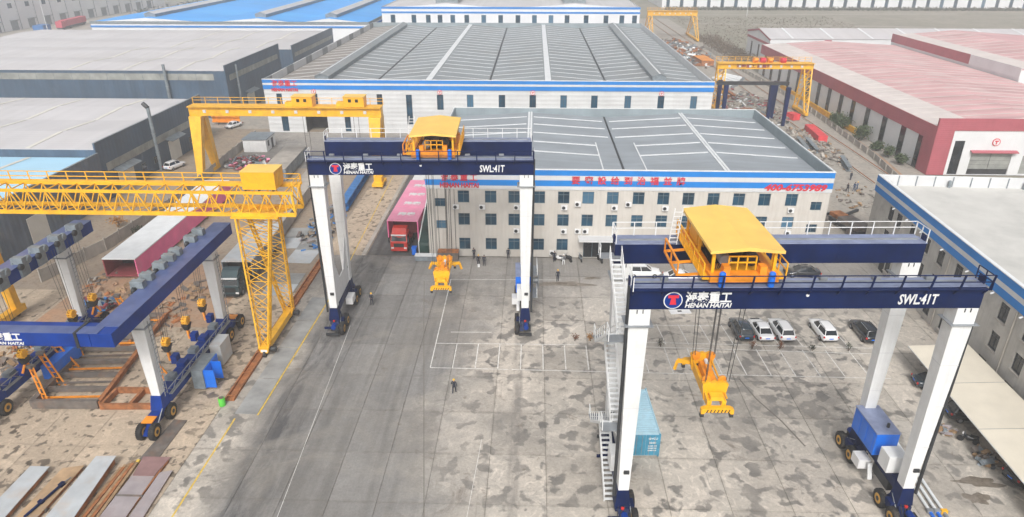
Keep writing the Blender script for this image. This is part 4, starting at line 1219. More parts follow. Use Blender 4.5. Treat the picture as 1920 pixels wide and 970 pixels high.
    for x in (tx-2.05, tx+2.05):
        for y in (-3.4, 0, 3.4):
            bar('roof_post', (x, y, 21.7), (x, y, 23.36), .2, .2, yellow, T)
    for x in (tx-1.2, tx+1.25):
        MB().box(x-.25, -3.9, 21.75, x+.2, -3.3, 22.35).build('gear_case', orange, T)
    MB().lathe([(-1.3,.55),(-1.3,.72),(-1.2,.72),(-1.2,.5),(1.2,.5),(1.2,.72),(1.3,.72),(1.3,.55)], 'X', 24, (tx, .4, 22.3)).build('hoist_drum', dark, T)
    MB().lathe([(-.5,.05),(-.45,.42),(.4,.42),(.5,.1)], 'Y', 18, (tx-.9, -2.0, 22.1)).build('hoist_motor', grey, T)
    MB().lathe([(-.45,.25),(-.4,.5),(.4,.5),(.45,.25)], 'Y', 18, (tx+1.0, -1.8, 22.1)).build('brake_drum', dark, T)
    MB().box(tx-2.0, .9, 21.75, tx-1.1, 3.0, 23.0).build('electric_cabinet', yellow, T)
    MB().box(tx-1.5, 1.6, 21.45, tx+1.6, 3.1, 23.1).build('dark_interior_box', dark, T)  # dark box put in for the shade inside the hollow trolley
    MB().lathe([(-.06,.1),(-.05,.42),(.05,.42),(.06,.1)], 'Y', 20, (tx+.1, -1.2, 22.6)).build('rope_sheave', dark, T)
    pbox('deck_plate', tx-1.75, -1.38, 21.36, tx+1.75, 1.38, 21.42, dark, T)
    for q in range(5):
        bar('cable', (tx-1.9+.1*q, -3.0, 21.8), (tx-1.6+.7*q, 1.2, 22.2), .05, .05, black, T)
    MB().box(tx+1.2, .6, 21.75, tx+2.0, 2.4, 22.7).build('gearbox', orange, T)
    railing(T, (tx-.9, -3.1, 21.75), (tx+.95, -3.1, 21.75), 3, 1.0, yellow, t=.09, post_t=.09, name='guard_rail')
    for s in (-1, 1):
        railing(T, (tx+s*2.75, -3.9, 21.5), (tx+s*2.75, 3.9, 21.5), 6, 1.1, yellow, t=.07, post_t=.08, name='guard_rail')
        MB().box(min(tx+s*2.32, tx+s*2.8), -3.9, 21.42, max(tx+s*2.32, tx+s*2.8), 3.9, 21.5).build('side_walk', yellow, T)
    for x in (tx-1.55, tx+1.75):
        MB().lathe([(0,.16),(.05,.22),(1.0,.22),(1.1,.12)], 'Z', 14, (x, -4.15, 21.0)).build('hydraulic_buffer', blue, T)
    # lower cantilever frame beside the trolley
    ex = 4.2 if with_stairs else 3.3
    for y in (-2.8, -.8, 1.2):
        bar('side_frame', (tx-2.3, y, 21.35), (tx-ex, y, 21.2), .14, .16, orange, T); bar('side_frame', (tx-ex, y, 21.2), (tx-ex, y, 22.2), .1, .1, orange, T)
    bar('side_frame', (tx-ex, -2.8, 22.2), (tx-ex, 1.2, 22.2), .12, .12, orange, T); bar('side_frame', (tx-ex, -2.8, 21.2), (tx-ex, 1.2, 21.2), .14, .14, orange, T)
    lad = MB().beam((tx-3.6, 2.6, 21.1), (tx-3.3, 2.9, 23.9), .06).beam((tx-3.0, 2.6, 21.1), (tx-2.7, 2.9, 23.9), .06).build('ladder', white, T)
    for k in range(8):
        bar('rung', (tx-3.58+.035*k, 2.62+.035*k, 21.3+.33*k), (tx-2.98+.035*k, 2.62+.035*k, 21.3+.33*k), .05, .05, white, lad)
    # ropes to the headblock
    zt = spread_z + 2.1
    for x0, y0, x1, y1 in ((-1.1,-2.6,-.9,-1.9),(-.9,-2.2,-.75,-1.7),(1.1,-2.6,.9,-1.9),(.9,-2.2,.75,-1.7),(-1.1,2.6,-.9,1.9),(-.9,2.2,-.75,1.7),(1.1,2.6,.9,1.9),(.9,2.2,.75,1.7)):
        MB().tube((tx+x0, y0, 21.3), (tx+x1, y1, zt), .028, 6).build('rope', rope_m, o)
    # lettering on the front girder
    fy = -4.15
    em = MB().lathe([(-.02,.64),(.012,.64)], 'Y', 36, (-9.0, fy-.015, 20.0)).build('emblem_ring', white, o)
    MB().lathe([(-.04,.57),(.0,.57)], 'Y', 36, (-9.0, fy-.015, 20.0)).build('emblem_disc', navy_c, em)
    MB().box(-9.36, fy-.08, 20.2, -8.64, fy-.05, 20.42).prism([(-9.22,19.7),(-8.78,19.7),(-8.86,20.2),(-9.14,20.2)], fy-.08, fy-.05).build('emblem_mark', redsign, em)
    text('lettering', '海泰重工', .92, white, o, (-6.62, fy-.03, 20.16), width=3.1, bold=.025)
    text('lettering', 'HENAN HAITAI', .46, white, o, (-6.62, fy-.03, 19.60), width=3.15, shear=.2, bold=.025)
    text('lettering', 'SWL:41T', 1.05, white, o, (7.5, fy-.03, 19.98), width=2.65, shear=.08, bold=.02)
    MB().lathe([(-.05,.1),(.0,.12)], 'Y', 10, (0, fy-.02, 20.35)).build('flood_lamp', white, o)
    return o
craneA = rtg('large rubber-tyred gantry crane in the right foreground, navy girders on white legs', 18.35, 45.15, R(2.3), -4.35, 1, 9.7, 6.0, True)
craneB = rtg('rubber-tyred gantry crane in the middle standing before the office', -11.95, 73.05, R(1.8), 1.35, 1, 4.9, 6.0, False, 1)

# ------------------------------------------------------------------ spreaders
def spreader(label, x, y, z, rot, mark):
    o = thing('container_spreader', label, 'spreader', (x, y + .35, z), rot, 'yellow spreaders hanging from the gantry cranes')
    o.scale = (1, 1.15, 1.15)
    MB().box(-.72, -2.6, .25, -.38, 2.6, .75).box(.38, -2.6, .25, .72, 2.6, .75).box(-.4, -1.0, .3, .4, -.8, .7).box(-.4, .8, .3, .4, 1.0, .7).build('main_frame', yellow, o, bevel=.02)
    for s in (-1, 1):
        MB().prism([(-1.22, 0), (-1.22, .34), (-.95, .46), (.95, .46), (1.22, .34), (1.22, 0), (1.0, 0), (.9, .12), (-.9, .12), (-1.0, 0)], s*2.85-.17, s*2.85+.17).build('end_beam', yellow, o)
        MB().prism([(-.78, .3), (.78, .3), (.98, 1.55), (.6, 1.75), (.25, 1.62), (0, 1.72), (-.25, 1.62), (-.6, 1.75), (-.98, 1.55)], s*1.75-.14, s*1.75+.14).build('sheave_plate', yellow, o)
        for x_ in (-.6, .6):
            MB().lathe([(-.09,.30),(-.05,.34),(.05,.34),(.09,.30)], 'Y', 16, (x_, s*1.45, 1.6)).build('sheave', orange, o)
        for x_ in (-1.1, 1.1):
            MB().box(x_-.13, s*2.85-.13, -.28, x_+.13, s*2.85+.13, 0).build('twist_lock', dark, o)
        pbox('slot', -.45, s*1.75-.16, .62, .45, s*1.75+.16, .86, dark, o)
        MB().box(-.5, s*2.3-.3, .75, .5, s*2.3+.25, 1.05).build('locking_box', ygold, o)
    MB().box(-.36, -1.3, .75, .36, 1.35, 1.25).box(-.2, -.5, 1.25, .2, .4, 1.6).build('hydraulic_pack', orange, o)
    MB().lathe([(-.5,.15),(.5,.15)], 'Y', 12, (.12, .7, 1.4)).build('cylinder', whiteb, o)
    MB().lathe([(-.4,.18),(.4,.18)], 'Y', 12, (.3, -.8, 1.0)).build('motor', dark, o)
    for s in (-1, 1):
        f = MB().beam((s*.75, 2.2, .55), (s*1.75, 2.5, .50), .16, .3).beam((s*1.72, 2.5, .5), (s*2.0, 2.2, -.1), .16, .26)
        if s < 0 or mark == 1:
            f.build('flipper_arm', yellow, o)
    for k in range(7):
        bar('hazard_mark', (-.82+k*.27, -3.035, .12), (-.72+k*.27, -3.035, .36), .02, .07, dark, o)
    bar('guide_bar', (-.74, -2.5, .9), (-.74, 2.3, 1.15), .1, .12, ygold, o); bar('guide_bar', (.74, -2.5, .9), (.74, 2.3, 1.15), .1, .12, ygold, o)
    return o
def crane_pt(cx, cy, rot, lx, ly):
    return (cx + lx*math.cos(rot) - ly*math.sin(rot), cy + lx*math.sin(rot) + ly*math.cos(rot))
xa, ya = crane_pt(18.35, 45.15, R(2.3), -4.35, 0)
spreader('yellow container spreader hanging on ropes under the foreground crane', xa, ya, 9.7, R(1), 0)
xb, yb = crane_pt(-11.95, 73.05, R(1.8), 1.35, 0)
spreader('yellow container spreader hanging low under the middle crane before the office', xb, yb, 4.9, R(1.8), 1)

# ------------------------------------------------------------------ boat hoist (left): two girders joined by a cross beam
h = thing('travel_hoist', 'navy U-shaped travelling hoist on white legs and big tyres, left side', 'crane', (-43.4, 58.5, 0))
HXR, HXL = 8.2, -8.1
ZB, ZT = 11.45, 12.75
g = MB().box(HXR-.95, -11.7, ZB, HXR+.95, 12.4, ZT).build('right_girder', navy_c, h, bevel=.03)
MB().box(HXR-.98, -10.6, ZT, HXR+.98, 12.4, ZT+.05).build('top_plate', hoistsheen, g)  # lighter blue carries the painted sheen of the girder top
g2 = MB().box(HXL-.95, -11.7, ZB, HXL+.95, 12.6, ZT).build('left_girder', navy_c, h, bevel=.03)
MB().box(HXL-.98, -10.6, ZT, HXL+.98, 12.6, ZT+.05).build('top_plate', hoistsheen, g2)
g3 = MB().box(HXL+.96, -11.72, ZB+.02, HXR-.96, -9.9, ZT-.01).build('cross_beam', navy_c, h, bevel=.03)
MB().box(HXL+.97, -11.74, ZT, HXR-.2, -10.62, ZT+.05).build('top_plate', hoistsheen, g3)
text('lettering', '海泰重工', .8, white, h, (.05, -11.76, 12.3), width=3.0, bold=.03)
text('lettering', 'HENAN HAITAI', .36, white, h, (.1, -11.76, 11.72), width=3.0, bold=.03, shear=.2)
em = MB().lathe([(-.02,.5),(.012,.5)], 'Y', 30, (-2.1, -11.74, 12.1)).build('emblem_ring', white, h)
MB().lathe([(-.04,.44),(0,.44)], 'Y', 30, (-2.1, -11.74, 12.1)).build('emblem_disc', redsign, em)
pbox('strap_band', HXR-2.2, -11.8, ZB-.06, HXR-1.95, -9.8, ZT+.09, dark, h)
for sx, X in ((1, HXR), (-1, HXL)):
    for sy, Y in ((-1, -6.4), (1, 8.0)):
        lg = MB().frus((X, Y, 3.0), (.42, .48), (X, Y, 10.35), (.62, .58)).build('leg', white, h, bevel=.03)
        MB().box(X-.64, Y-.62, 10.44, X+.64, Y+.62, ZB).build('leg_head', white, lg)
        MB().box(X-.82, Y-.8, 10.36, X+.82, Y+.8, 10.44).build('collar_plate', grey, lg)
        MB().frus((X, Y, 1.6), (.6, .9), (X, Y, 3.0), (.48, .55)).build('leg_foot', navy_c, lg)
        ld = MB().beam((X+.75, Y-.2, 2.8), (X+.85, Y-.2, 11), .05).beam((X+.75, Y+.25, 2.8), (X+.85, Y+.25, 11), .05).build('ladder', grey, lg)
        for k in range(16):
            bar('rung', (X+.76, Y-.2, 3.1+k*.48), (X+.76, Y+.25, 3.1+k*.48), .04, .04, grey, ld)
        bg_ = MB().frus((X, Y+sy*1.2, .6), (.25, 2.2), (X, Y+sy*.6, 1.6), (.5, 1.2)).build('bogie', navy_c, h)
        MB().box(X-.5, Y+sy*2.3-.5, 1.62, X+.5, Y+sy*2.3+.5, 1.70).build('bogie_step', orange, bg_)
        for d in (-.2, 2.9):
            for sd in (-.55, .62):
                wheel(h, (X+sd, Y+sy*d, .78), .78)
        bar('hose', (X+.6, Y+sy*.9, 1.9), (X+.7, Y+sy*2.6, .9), .08, .08, grey, bg_)
    sl = MB().box(X-.62, -5.6, 1.45, X+.62, 7.2, 2.75).build('sill_beam', navy_c, h, bevel=.03)
    for k in range(5):
        MB().box(X-.5, -4.2+k*2.4, 2.76, X+.3, -3.2+k*2.4, 3.25).build('hydraulic_box', navy_c if k % 2 else greyp, sl, bevel=.03)
        bar('hose', (X+.2, -4.0+k*2.4, 2.9), (X+.66, -2.6+k*2.4, 2.0), .07, .07, black, sl)
    fr = MB()
    for zz in (2.6, 3.2):
        fr.beam((X+.8, -6, zz), (X+.8, 8, zz), .07)
    rl = fr.build('lattice_rail', grey, h)
    for k in range(18):
        y0 = -6+k*14/18
        bar('lattice_bar', (X+.8, y0, 2.6 if k % 2 else 3.2), (X+.8, y0+14/18, 3.2 if k % 2 else 2.6), .05, .05, grey, rl)
    MB().box(X+.64, -5.8, 2.45, X+.95, 8, 2.53).build('side_walk', grey, h)
# sheave heads on the girders and hook blocks on ropes below them
for sx, X, ys in ((1, HXR, (-3.6, -2.0, .4, 2.2, 3.6, 6.9, 8.8)), (-1, HXL, (-2.0, 1.0, 3.6, 6.6, 9.6))):
    for k, Y in enumerate(ys):
        xi = X - sx*.9
        hd = MB().box(xi-.75, Y-.35, ZT+.06, xi+.45, Y+.35, ZT+.75).box(xi-.75, Y-.42, ZT-.5, xi-.55, Y+.42, ZT+.3).build('sheave_housing', greyp, h, bevel=.03)
        MB().lathe([(-.22,.32),(-.12,.42),(.12,.42),(.22,.32)], 'X', 16, (xi-.3*sx, Y+.6, ZT+.3)).build('sheave', greyp, hd)
        MB().lathe([(-.18,.25),(-.1,.34),(.1,.34),(.18,.25)], 'X', 14, (xi-.35*sx, Y-.55, ZT-.05)).build('sheave', dark, hd)
        if sx < 0:
            MB().box(xi-.1, Y-.6, ZB+.1, xi+.3, Y+.6, ZT+.02).build('bracket', greyp, hd)
for sx, X, ys in ((1, HXR-1.75, (-.6, 3.7, 7.6)), (-1, HXL+1.5, (-3.2, 4.7, 8.5))):
    for Y in ys:
        hb = MB().lathe([(-.26,.33),(-.22,.45),(-.11,.45),(-.08,.33),(.08,.33),(.11,.45),(.22,.45),(.26,.33)], 'X', 18, (X, Y, 5.0)).build('hook_block', yellow, h)
        for k in range(9):
            a = k*math.pi*2/9
            MB().tube((X-.3, Y+math.cos(a)*.40, 5+math.sin(a)*.40), (X+.3, Y+math.cos(a)*.40, 5+math.sin(a)*.40), .09, 6).build('block_bolt', yellow, hb)
        MB().frus((X, Y, 3.9), (.2, .28), (X, Y, 4.6), (.34, .5)).build('block_cheek', dark, hb)
        MB().tube((X, Y-.1, 3.9), (X+.25*sx, Y-.45, 3.0), .12, 8).tube((X, Y+.1, 3.9), (X-.2*sx, Y+.5, 3.0), .12, 8).build('sling_shackle', orange, hb)
        MB().box(X+sx*.55-.25, Y-.4, 2.62, X+sx*.55+.35, Y+.4, 3.5).build('rope_winch', navy_c, h)
        for d in (-.45, -.15, .2, .45):
            MB().tube((X+.1*d, Y+d, 5.3), (X+sx*.35, Y+d*1.8, 12.4), .022, 5).build('rope', rope_m, h)
bx = MB().box(HXR+.9, -2.0, .3, HXR+2.1, 1.3, 2.5).build('power_pack', greyp, h, bevel=.03)
for k in range(2):
    MB().box(HXR+2.12, -1.9+k*1.65, .35, HXR+2.2, -.35+k*1.65, 2.45).build('open_door', blue, bx)
    MB().box(HXR+2.2, -1.85+k*1.65, .4, HXR+3.2, -1.76+k*1.65, 2.45).build('open_door', blue, bx)
MB().box(HXR+.9, 2.4, .2, HXR+2.1, 4.8, 2.7).build('tool_cabinet', plate1, h, bevel=.03)
MB().box(HXL+.9, -1.0, .4, HXL+2.1, 3.6, 2.0).build('power_pack', blue, h, bevel=.03)

# ------------------------------------------------------------------ yellow truss gantry (left)
t = thing('truss_gantry', 'yellow lattice-truss gantry crane at left with a boxy machine house', 'crane', (-29.5, 67.4, 0))
TX0, TX1, TZ0, TZ1, TY = -42.0, 4.7, 15.7, 18.1, 1.25
chords = []
for y in (-TY, TY):
    chords.append(bar('bottom_chord', (TX0, y, TZ0), (TX1, y, TZ0), .26, .40, ygold, t))
    chords.append(bar('top_chord', (TX0, y, TZ1), (TX1, y, TZ1), .24, .30, ygold, t))
nb = 24
dx = (TX1-TX0)/nb
for k in range(nb):
    xa_, xm, xb_ = TX0+k*dx, TX0+(k+.5)*dx, TX0+(k+1)*dx
    for i, y in enumerate((-TY, TY)):
        bar('diagonal', (xa_, y, TZ0+.1), (xm, y, TZ1-.1), .11, .11, ygold, chords[2*i]); bar('diagonal', (xm, y, TZ1-.1), (xb_, y, TZ0+.1), .11, .11, ygold, chords[2*i])
        if i == 0: bar('vertical', (xm, y, TZ0+.2), (xm, y, TZ1-.15), .08, .08, ygold, chords[2*i])
    bar('cross_tie', (xm, -TY, TZ1), (xm, TY, TZ1), .1, .1, ygold, chords[1]); bar('cross_tie', (xa_, -TY, TZ0), (xm, TY, TZ0), .1, .1, ygold, chords[0]); bar('cross_tie', (xm, TY, TZ0), (xb_, -TY, TZ0), .1, .1, ygold, chords[0])
for y in (-TY, TY):
    bar('end_post', (TX1, y, TZ0), (TX1-.2, y, TZ1), .2, .2, ygold, t)
bar('end_brace', (TX1, -TY, TZ0), (TX1-.2, TY, TZ1), .1, .1, ygold, t); bar('end_brace', (TX1, TY, TZ0), (TX1-.2, -TY, TZ1), .1, .1, ygold, t)
railing(t, (TX0, TY+.35, TZ1), (TX1, TY+.35, TZ1), 22, 1.15, ygold, (-.15, .1), t=.08, post_t=.10)
railing(t, (TX1, -TY, TZ1), (TX1, TY+.35, TZ1), 2, 1.15, ygold, t=.07, post_t=.08)
MB().box(TX0, TY+.1, TZ1+.12, TX1, TY+.7, TZ1+.18).build('walkway', ygold, t)
hs_ = MB().prism([(-1.2, TZ1+.32), (1.0, TZ1+.32), (1.35, TZ1+.8), (1.35, TZ1+2.2), (-1.2, TZ1+2.2)], -.55, 2.95, 'X').build('machine_house', yellow, t)
MB().box(-.6, -1.25, TZ1+2.2, 3.0, 1.4, TZ1+2.27).build('house_roof', yroof, hs_)
for x in (-.3, 1.1, 2.6):
    bar('house_skid', (x, -1.2, TZ1+.22), (x, 1.2, TZ1+.22), .14, .2, dark, hs_)
pbox('house_door', 2.96, -.5, TZ1+.5, 2.99, .4, TZ1+1.9, ygold, hs_)
# A-frame lattice legs
for sy in (-1, 1):
    top = [Vector((-1.75, sy*.9, TZ0-.25)), Vector((1.9, sy*.9, TZ0-.25)), Vector((1.9, sy*1.6, TZ0-.25)), Vector((-1.75, sy*1.6, TZ0-.25))]
    fy = sy*4.05
    bot = [Vector((-.35, fy-.3*sy, 1.2)), Vector((.65, fy-.3*sy, 1.2)), Vector((.65, fy+.35*sy, 1.2)), Vector((-.35, fy+.35*sy, 1.2))]
    lc = [bar('leg_chord', bot[i], top[i], .17, .17, ygold, t) for i in range(4)]
    n_ = 10
    for f in range(4):
        a0, a1, b0, b1 = bot[f], bot[(f+1) % 4], top[f], top[(f+1) % 4]
        for k in range(n_):
            u, v = k/n_, (k+1)/n_
            p0, p1 = a0.lerp(b0, u), a1.lerp(b1, u)
            q0, q1 = a0.lerp(b0, v), a1.lerp(b1, v)
            bar('lacing', p0, q1, .06, .06, ygold, lc[f])
            if f == 0: bar('lacing', p1, q0, .06, .06, ygold, lc[f])
            if f != 2: bar('lacing', q0, q1, .06, .06, ygold, lc[f])
    b = MB().frus((.15, fy, .55), (.4, .45), (.15, fy, 1.3), (.6, .5)); b.build('leg_foot', ygold, t)
    pbox('number_plate', -.2, fy-.48, .7, .5, fy-.46, 1.15, white, t)
    for d in (-.35, .35):
        MB().lathe([(-.14,.34),(-.1,.38),(.1,.38),(.14,.34)], 'X', 18, (.15, fy+d, .38)).build('rail_wheel', dark, t)
    MB().tube((.5, fy+.1, .8), (1.3, fy+.1, .8), .3, 12).build('drive_motor', dark, t)
MB().box(-.25, -3.6, .6, .55, 3.6, 1.35).build('base_beam', ygold, t, bevel=.03)
pbox('head_beam', -2.2, -1.7, TZ0-.36, 2.8, 1.7, TZ0-.21, ygold, t)
# rigid leg at its far left end
for sy in (-1, 1):
    MB().frus((-33.4, sy*3.6, .9), (.45, .45), (-32.2, sy*.9, TZ0-.25), (.9, .5)).build('rigid_leg', ygold, t)
MB().box(-33.9, -4.2, .5, -32.9, 4.6, 1.3).build('base_beam', ygold, t)
for y in (-3.6, -2.6, 2.6, 3.6):
    MB().lathe([(-.14,.3),(-.1,.34),(.1,.34),(.14,.3)], 'X', 16, (-33.4, y, .34)).build('rail_wheel', dark, t)
# rail of the truss gantry (rusty trough)
rr = thing('crane_rail', 'rusty steel crane rail trough along the left lane', 'rail', (-30.0, 52, 0))
MB().box(-.55, 3, .01, -.4, 40, .34).box(.25, 3, .01, .4, 40, .3).box(-.4, 3, .012, .25, 40, .1).build('rail_trough', rust, rr)
for k in range(9):
    pbox('tie_plate', -.55, 3.4+k*4, .3, .4, 3.55+k*4, .36, rust, rr)

# ------------------------------------------------------------------ back-left box gantry
def box_gantry(label, x0, x1, y, zb, zt, foot, cabins, truss_right=False):
    o = thing('box_gantry', label, 'crane', ((x0+x1)/2, y, 0))
    hx = (x1-x0)/2
    MB().box(-hx, -.9, zb, hx, .9, zt).build('girder', ygold, o, bevel=.04)
    gd_ = MB().box(-hx, -1.5, zt, hx, 1.5, zt+.12).build('top_plate', ygold, o)
    railing(o, (-hx, 1.4, zt+.1), (hx, 1.4, zt+.1), 15, 1.2, ygold, t=.07, post_t=.09)
    for s in (-1, 1):
        x = s*(hx-1.2)
        for sy in (-1, 1):
            if truss_right and s > 0 or truss_right and s < 0:
                p0, p1 = Vector((x-.4, sy*foot, .8)), Vector((x-1.0, sy*.7, zb))
                q0, q1 = Vector((x+.5, sy*foot, .8)), Vector((x+1.0, sy*.7, zb))
                l0 = bar('leg_chord', p0, p1, .28, .28, ygold, o); bar('leg_chord', q0, q1, .28, .28, ygold, o)
                for k in range(8):
                    a, b_ = k/8, (k+1)/8
                    bar('lacing', p0.lerp(p1, a), q0.lerp(q1, b_), .12, .12, ygold, l0); bar('lacing', p0.lerp(p1, b_), q0.lerp(q1, b_), .12, .12, ygold, l0)
            else:
                MB().frus((x, sy*foot, .8), (.55, .6), (x, sy*.75, zb), (1.15, .75)).build('leg', ygold, o, bevel=.04)
        MB().box(x-.45, -foot-.9, .4, x+.45, foot+.9, 1.1).build('base_beam', ygold, o)
        for d in (-foot, -foot+.9, foot-.9, foot):
            MB().lathe([(-.15,.3),(.15,.3)], 'X', 14, (x, d, .32)).build('rail_wheel', dark, o)
    for k in range(8):
        MB().cbox(-hx+3+k*(2*hx-6)/7, -.95, (zb+zt)/2, .55, .12, .55).build('number_board', stripew, o)
    for c in cabins:
        cb = MB().prism([(-1.2, zt+.2), (1.0, zt+.2), (1.2, zt+.7), (1.2, zt+2.0), (-1.2, zt+2.0)], c-1.9, c+1.9, 'X').build('trolley_house', yellow, o)
        MB().box(c-2.0, -1.35, zt+2.0, c+2.0, 1.35, zt+2.1).build('house_roof', yroof, cb)
        for xx in (-.7, .6):
            window(cb, c+xx, -1.21, zt+1.35, .7, .7, darkglass, ygold, cross=False)
        MB().box(c-3.4, -.6, zt+.15, c-2.0, .7, zt+.9).build('hoist_unit', ygold, cb)
        for xx in (-.5, .4):
            MB().tube((c+xx, -.3, zb-6.5), (c+xx, -.3, zt), .04, 6).build('rope', rope_m, cb)
    return o
box_gantry('solid yellow gantry crane before the factory door with two cabins', -64.5, -28.3, 126.2, 11.9, 13.6, 3.3, (3.6, 13.2))
g_r = box_gantry('yellow gantry crane between the factory and the red works', 47.3, 71.8, 183, 11.5, 12.9, 4.0, (), True)
for k, (xx, mt) in enumerate(((-2.5, orange), (-.6, redsign), (1.2, orange), (4.6, redsign))):
    MB().cbox(xx, .2, 13.6, 1.3, 1.2, 1.1).lathe([(-.5,.35),(.5,.35)], 'X', 12, (xx, -.6, 13.7)).build('hoist_unit', mt, g_r)
text('lettering', '海泰重工 起重机', .85, maroon, g_r, (-3, -.97, 12.2), width=9, bold=.03)
g_f = box_gantry('hazy orange-yellow gantry crane far behind beside the striped hall', 51.5, 74.2, 333, 10.0, 12.0, 12.0, (), True)
# navy portal of a semi-built gantry next to it
pn = thing('navy_portal', 'dark navy steel portal legs standing under the right yellow gantry', 'crane frame', (52, 172, 0))
for x, y in ((-4.6, 0), (6.6, 0), (9.6, -3), (-4.6, 6), (9.2, 5)):
    MB().frus((x, y, 0), (.35, .35), (x, y, 9.4), (.5, .5)).build('post', navy, pn)
pbox('cross_beam', -7, -.4, 9.4, 10.5, .4, 10.2, dark, pn)

# ------------------------------------------------------------------ vehicles
CW = MB().lathe([(-.11,.20),(-.12,.29),(-.08,.335),(.08,.335),(.12,.29),(.11,.20)], 'X', 18).mesh('wheel', black, True)
CR = MB().lathe([(-.122,.19),(-.10,.05),(.10,.05),(.122,.19)], 'X', 14).mesh('rim', grey)
def loft(secs, mats=None):
    """secs: list of (y, [(x,z), ...]) half profiles from bottom to top centre, mirrored"""
    b = MB()
    rings = []
    for y, pr in secs:
        rings.append([(x, y, z) for x, z in pr] + [(-x, y, z) for x, z in reversed(pr) if x > 1e-4])
    n = len(rings[0])
    vs = [v for r in rings for v in r]
    fs = []
    for i in range(len(rings)-1):
        for k in range(n):
            fs.append((i*n+k, i*n+(k+1) % n, (i+1)*n+(k+1) % n, (i+1)*n+k))
    fs.append(tuple(range(n))); fs.append(tuple((len(rings)-1)*n+k for k in range(n-1, -1, -1)))
    return b.add(vs, fs)
def car(label, x, y, rz, paint, kind='suv', group=None):
    o = thing('parked_car', label, 'car', (x, y, 0), rz, group)
    suv = kind == 'suv'
    hb = 1.04 if suv else .92
    H = 1.66 if suv else 1.44
    S_ = []
    for yy, hw, zb, zt in ((-2.33,.62,.52,.86),(-2.27,.84,.38,hb-.02),(-1.95,.91,.30,hb+.03),(-.9,.93,.28,hb+.02),(.6,.93,.28,hb),(1.15,.92,.28,hb-.05),(1.75,.89,.30,hb-.14),(2.18,.80,.36,hb-.24),(2.34,.60,.44,hb-.38)):
        S_.append((yy, [(hw*.82, zb), (hw*.97, zb+.10), (hw, zb+.30), (hw*.985, zt-.12), (hw*.90, zt), (hw*.5, zt+.03), (0, zt+.04)]))
    loft(S_).build('body', paint, o, smooth=True)
    r0, r1 = (-2.16, -1.86) if suv else (-1.80, -1.08)
    f0, f1 = 1.12, .38
    G = []
    def ring(yb, yt, hwb, hwt, zb, zt):
        return None
    b = MB()
    base = [(r0, .70), (r0+.25, .80), (-.4, .84), (.7, .82), (f0, .66)]
    topp = [(r1, .58), (r1+.2, .64), (-.5, .67), (f1-.1, .64), (f1, .55)]
    vs, n = [], len(base)
    for (yb, xb_), (yt, xt) in zip(base, topp):
        vs += [(xb_, yb, hb-.02), (xt, yt, H-.06), (-xt, yt, H-.06), (-xb_, yb, hb-.02)]
    fs = []
    for i in range(n-1):
        a, c = i*4, (i+1)*4
        fs += [(a, c, c+1, a+1), (a+1, c+1, c+2, a+2), (a+2, c+2, c+3, a+3)]
    fs += [(0, 1, 2, 3), ((n-1)*4+3, (n-1)*4+2, (n-1)*4+1, (n-1)*4)]
    b.add(vs, fs).build('windows', darkglass, o)
    rf = [(r1-.03, .50, H-.05), (r1+.12, .62, H-.01), (-.5, .665, H+.015), (f1-.25, .62, H-.01), (f1+.03, .50, H-.05)]
    loft([(yy, [(hw, zz-.05), (hw*.95, zz-.005), (hw*.6, zz+.025), (0, zz+.035)]) for yy, hw, zz in rf]).build('roof', paint, o, smooth=True)
    for s in (-1, 1):
        for (yb, xb_), (yt, xt) in ((base[0], topp[0]), (base[2], topp[2]), (base[4], topp[4])):
            bar('pillar', (s*(xb_+.012), yb, hb), (s*(xt+.012), yt, H-.05), .07, .07, paint, o)
        bar('roof_rail', (s*.60, r1+.25, H+.03), (s*.58, f1-.25, H+.03), .04, .04, grey if suv else paint, o)
        MB().box(s*.80-.1, -2.335, hb-.22, s*.80+.06, -2.20, hb-.04).build('tail_lamp', lamp_r, o)
        MB().box(s*.66-.12, 2.20, hb-.42, s*.66+.1, 2.32, hb-.30).build('headlight', whiteb, o)
        MB().cbox(s*1.0, .82, hb+.04, .18, .10, .12).build('mirror', paint, o)
        for yy in (-1.42, 1.45):
            w = place('wheel', CW, o, (s*.83, yy, .335)); place('rim', CR, w)
    pbox('number_plate', -.24, -2.36, .66, .24, -2.335, .78, blue, o)
    pbox('rear_bumper', -.72, -2.37, .42, .72, -2.28, .52, dark, o)
    return o
pk = 'cars parked in the bay row'
car('dark grey-black car parked leftmost in the bay row', 24.62, 69.8, R(2), carg, 'suv', pk)
car('white car parked second from left in the bay row', 26.95, 69.75, R(2), carw, 'sedan', pk)
car('white car parked third from left in the bay row', 29.3, 69.8, R(2), carw, 'suv', pk)
car('white car parked alone between two empty bays', 34.15, 69.9, R(2), carw, 'suv', pk)
car('black car at the right end of the bay row behind a crane leg', 38.9, 69.8, R(1), cark, 'suv', pk)
of = 'cars standing before the office'
car('white car standing side-on behind the left end of the foreground crane', 15.3, 84.6, R(-88), carw, 'suv', of)
car('white car partly hidden behind the orange trolley frame', 20.2, 83.2, R(-90), carw, 'sedan', of)
car('black saloon standing side-on before the office right half', 37.1, 85.3, R(86), cark, 'sedan', of)
cp = 'cars under the canopy'
car('dark car under the far end of the cream canopy', 42.0, 59.6, R(-98), carg, 'sedan', cp)
car('black car under the middle of the cream canopy', 42.6, 54.5, R(-96), cark, 'suv', cp)
car('black car under the near end of the cream canopy', 43.0, 46.3, R(-78), cark, 'suv', cp)
car('small white saloon driving on the lane beside the slate warehouse', -73.6, 163.2, R(160), carw, 'sedan')
car('white car parked under the tall grey flue', -72.2, 130.4, R(-15), carw, 'suv')

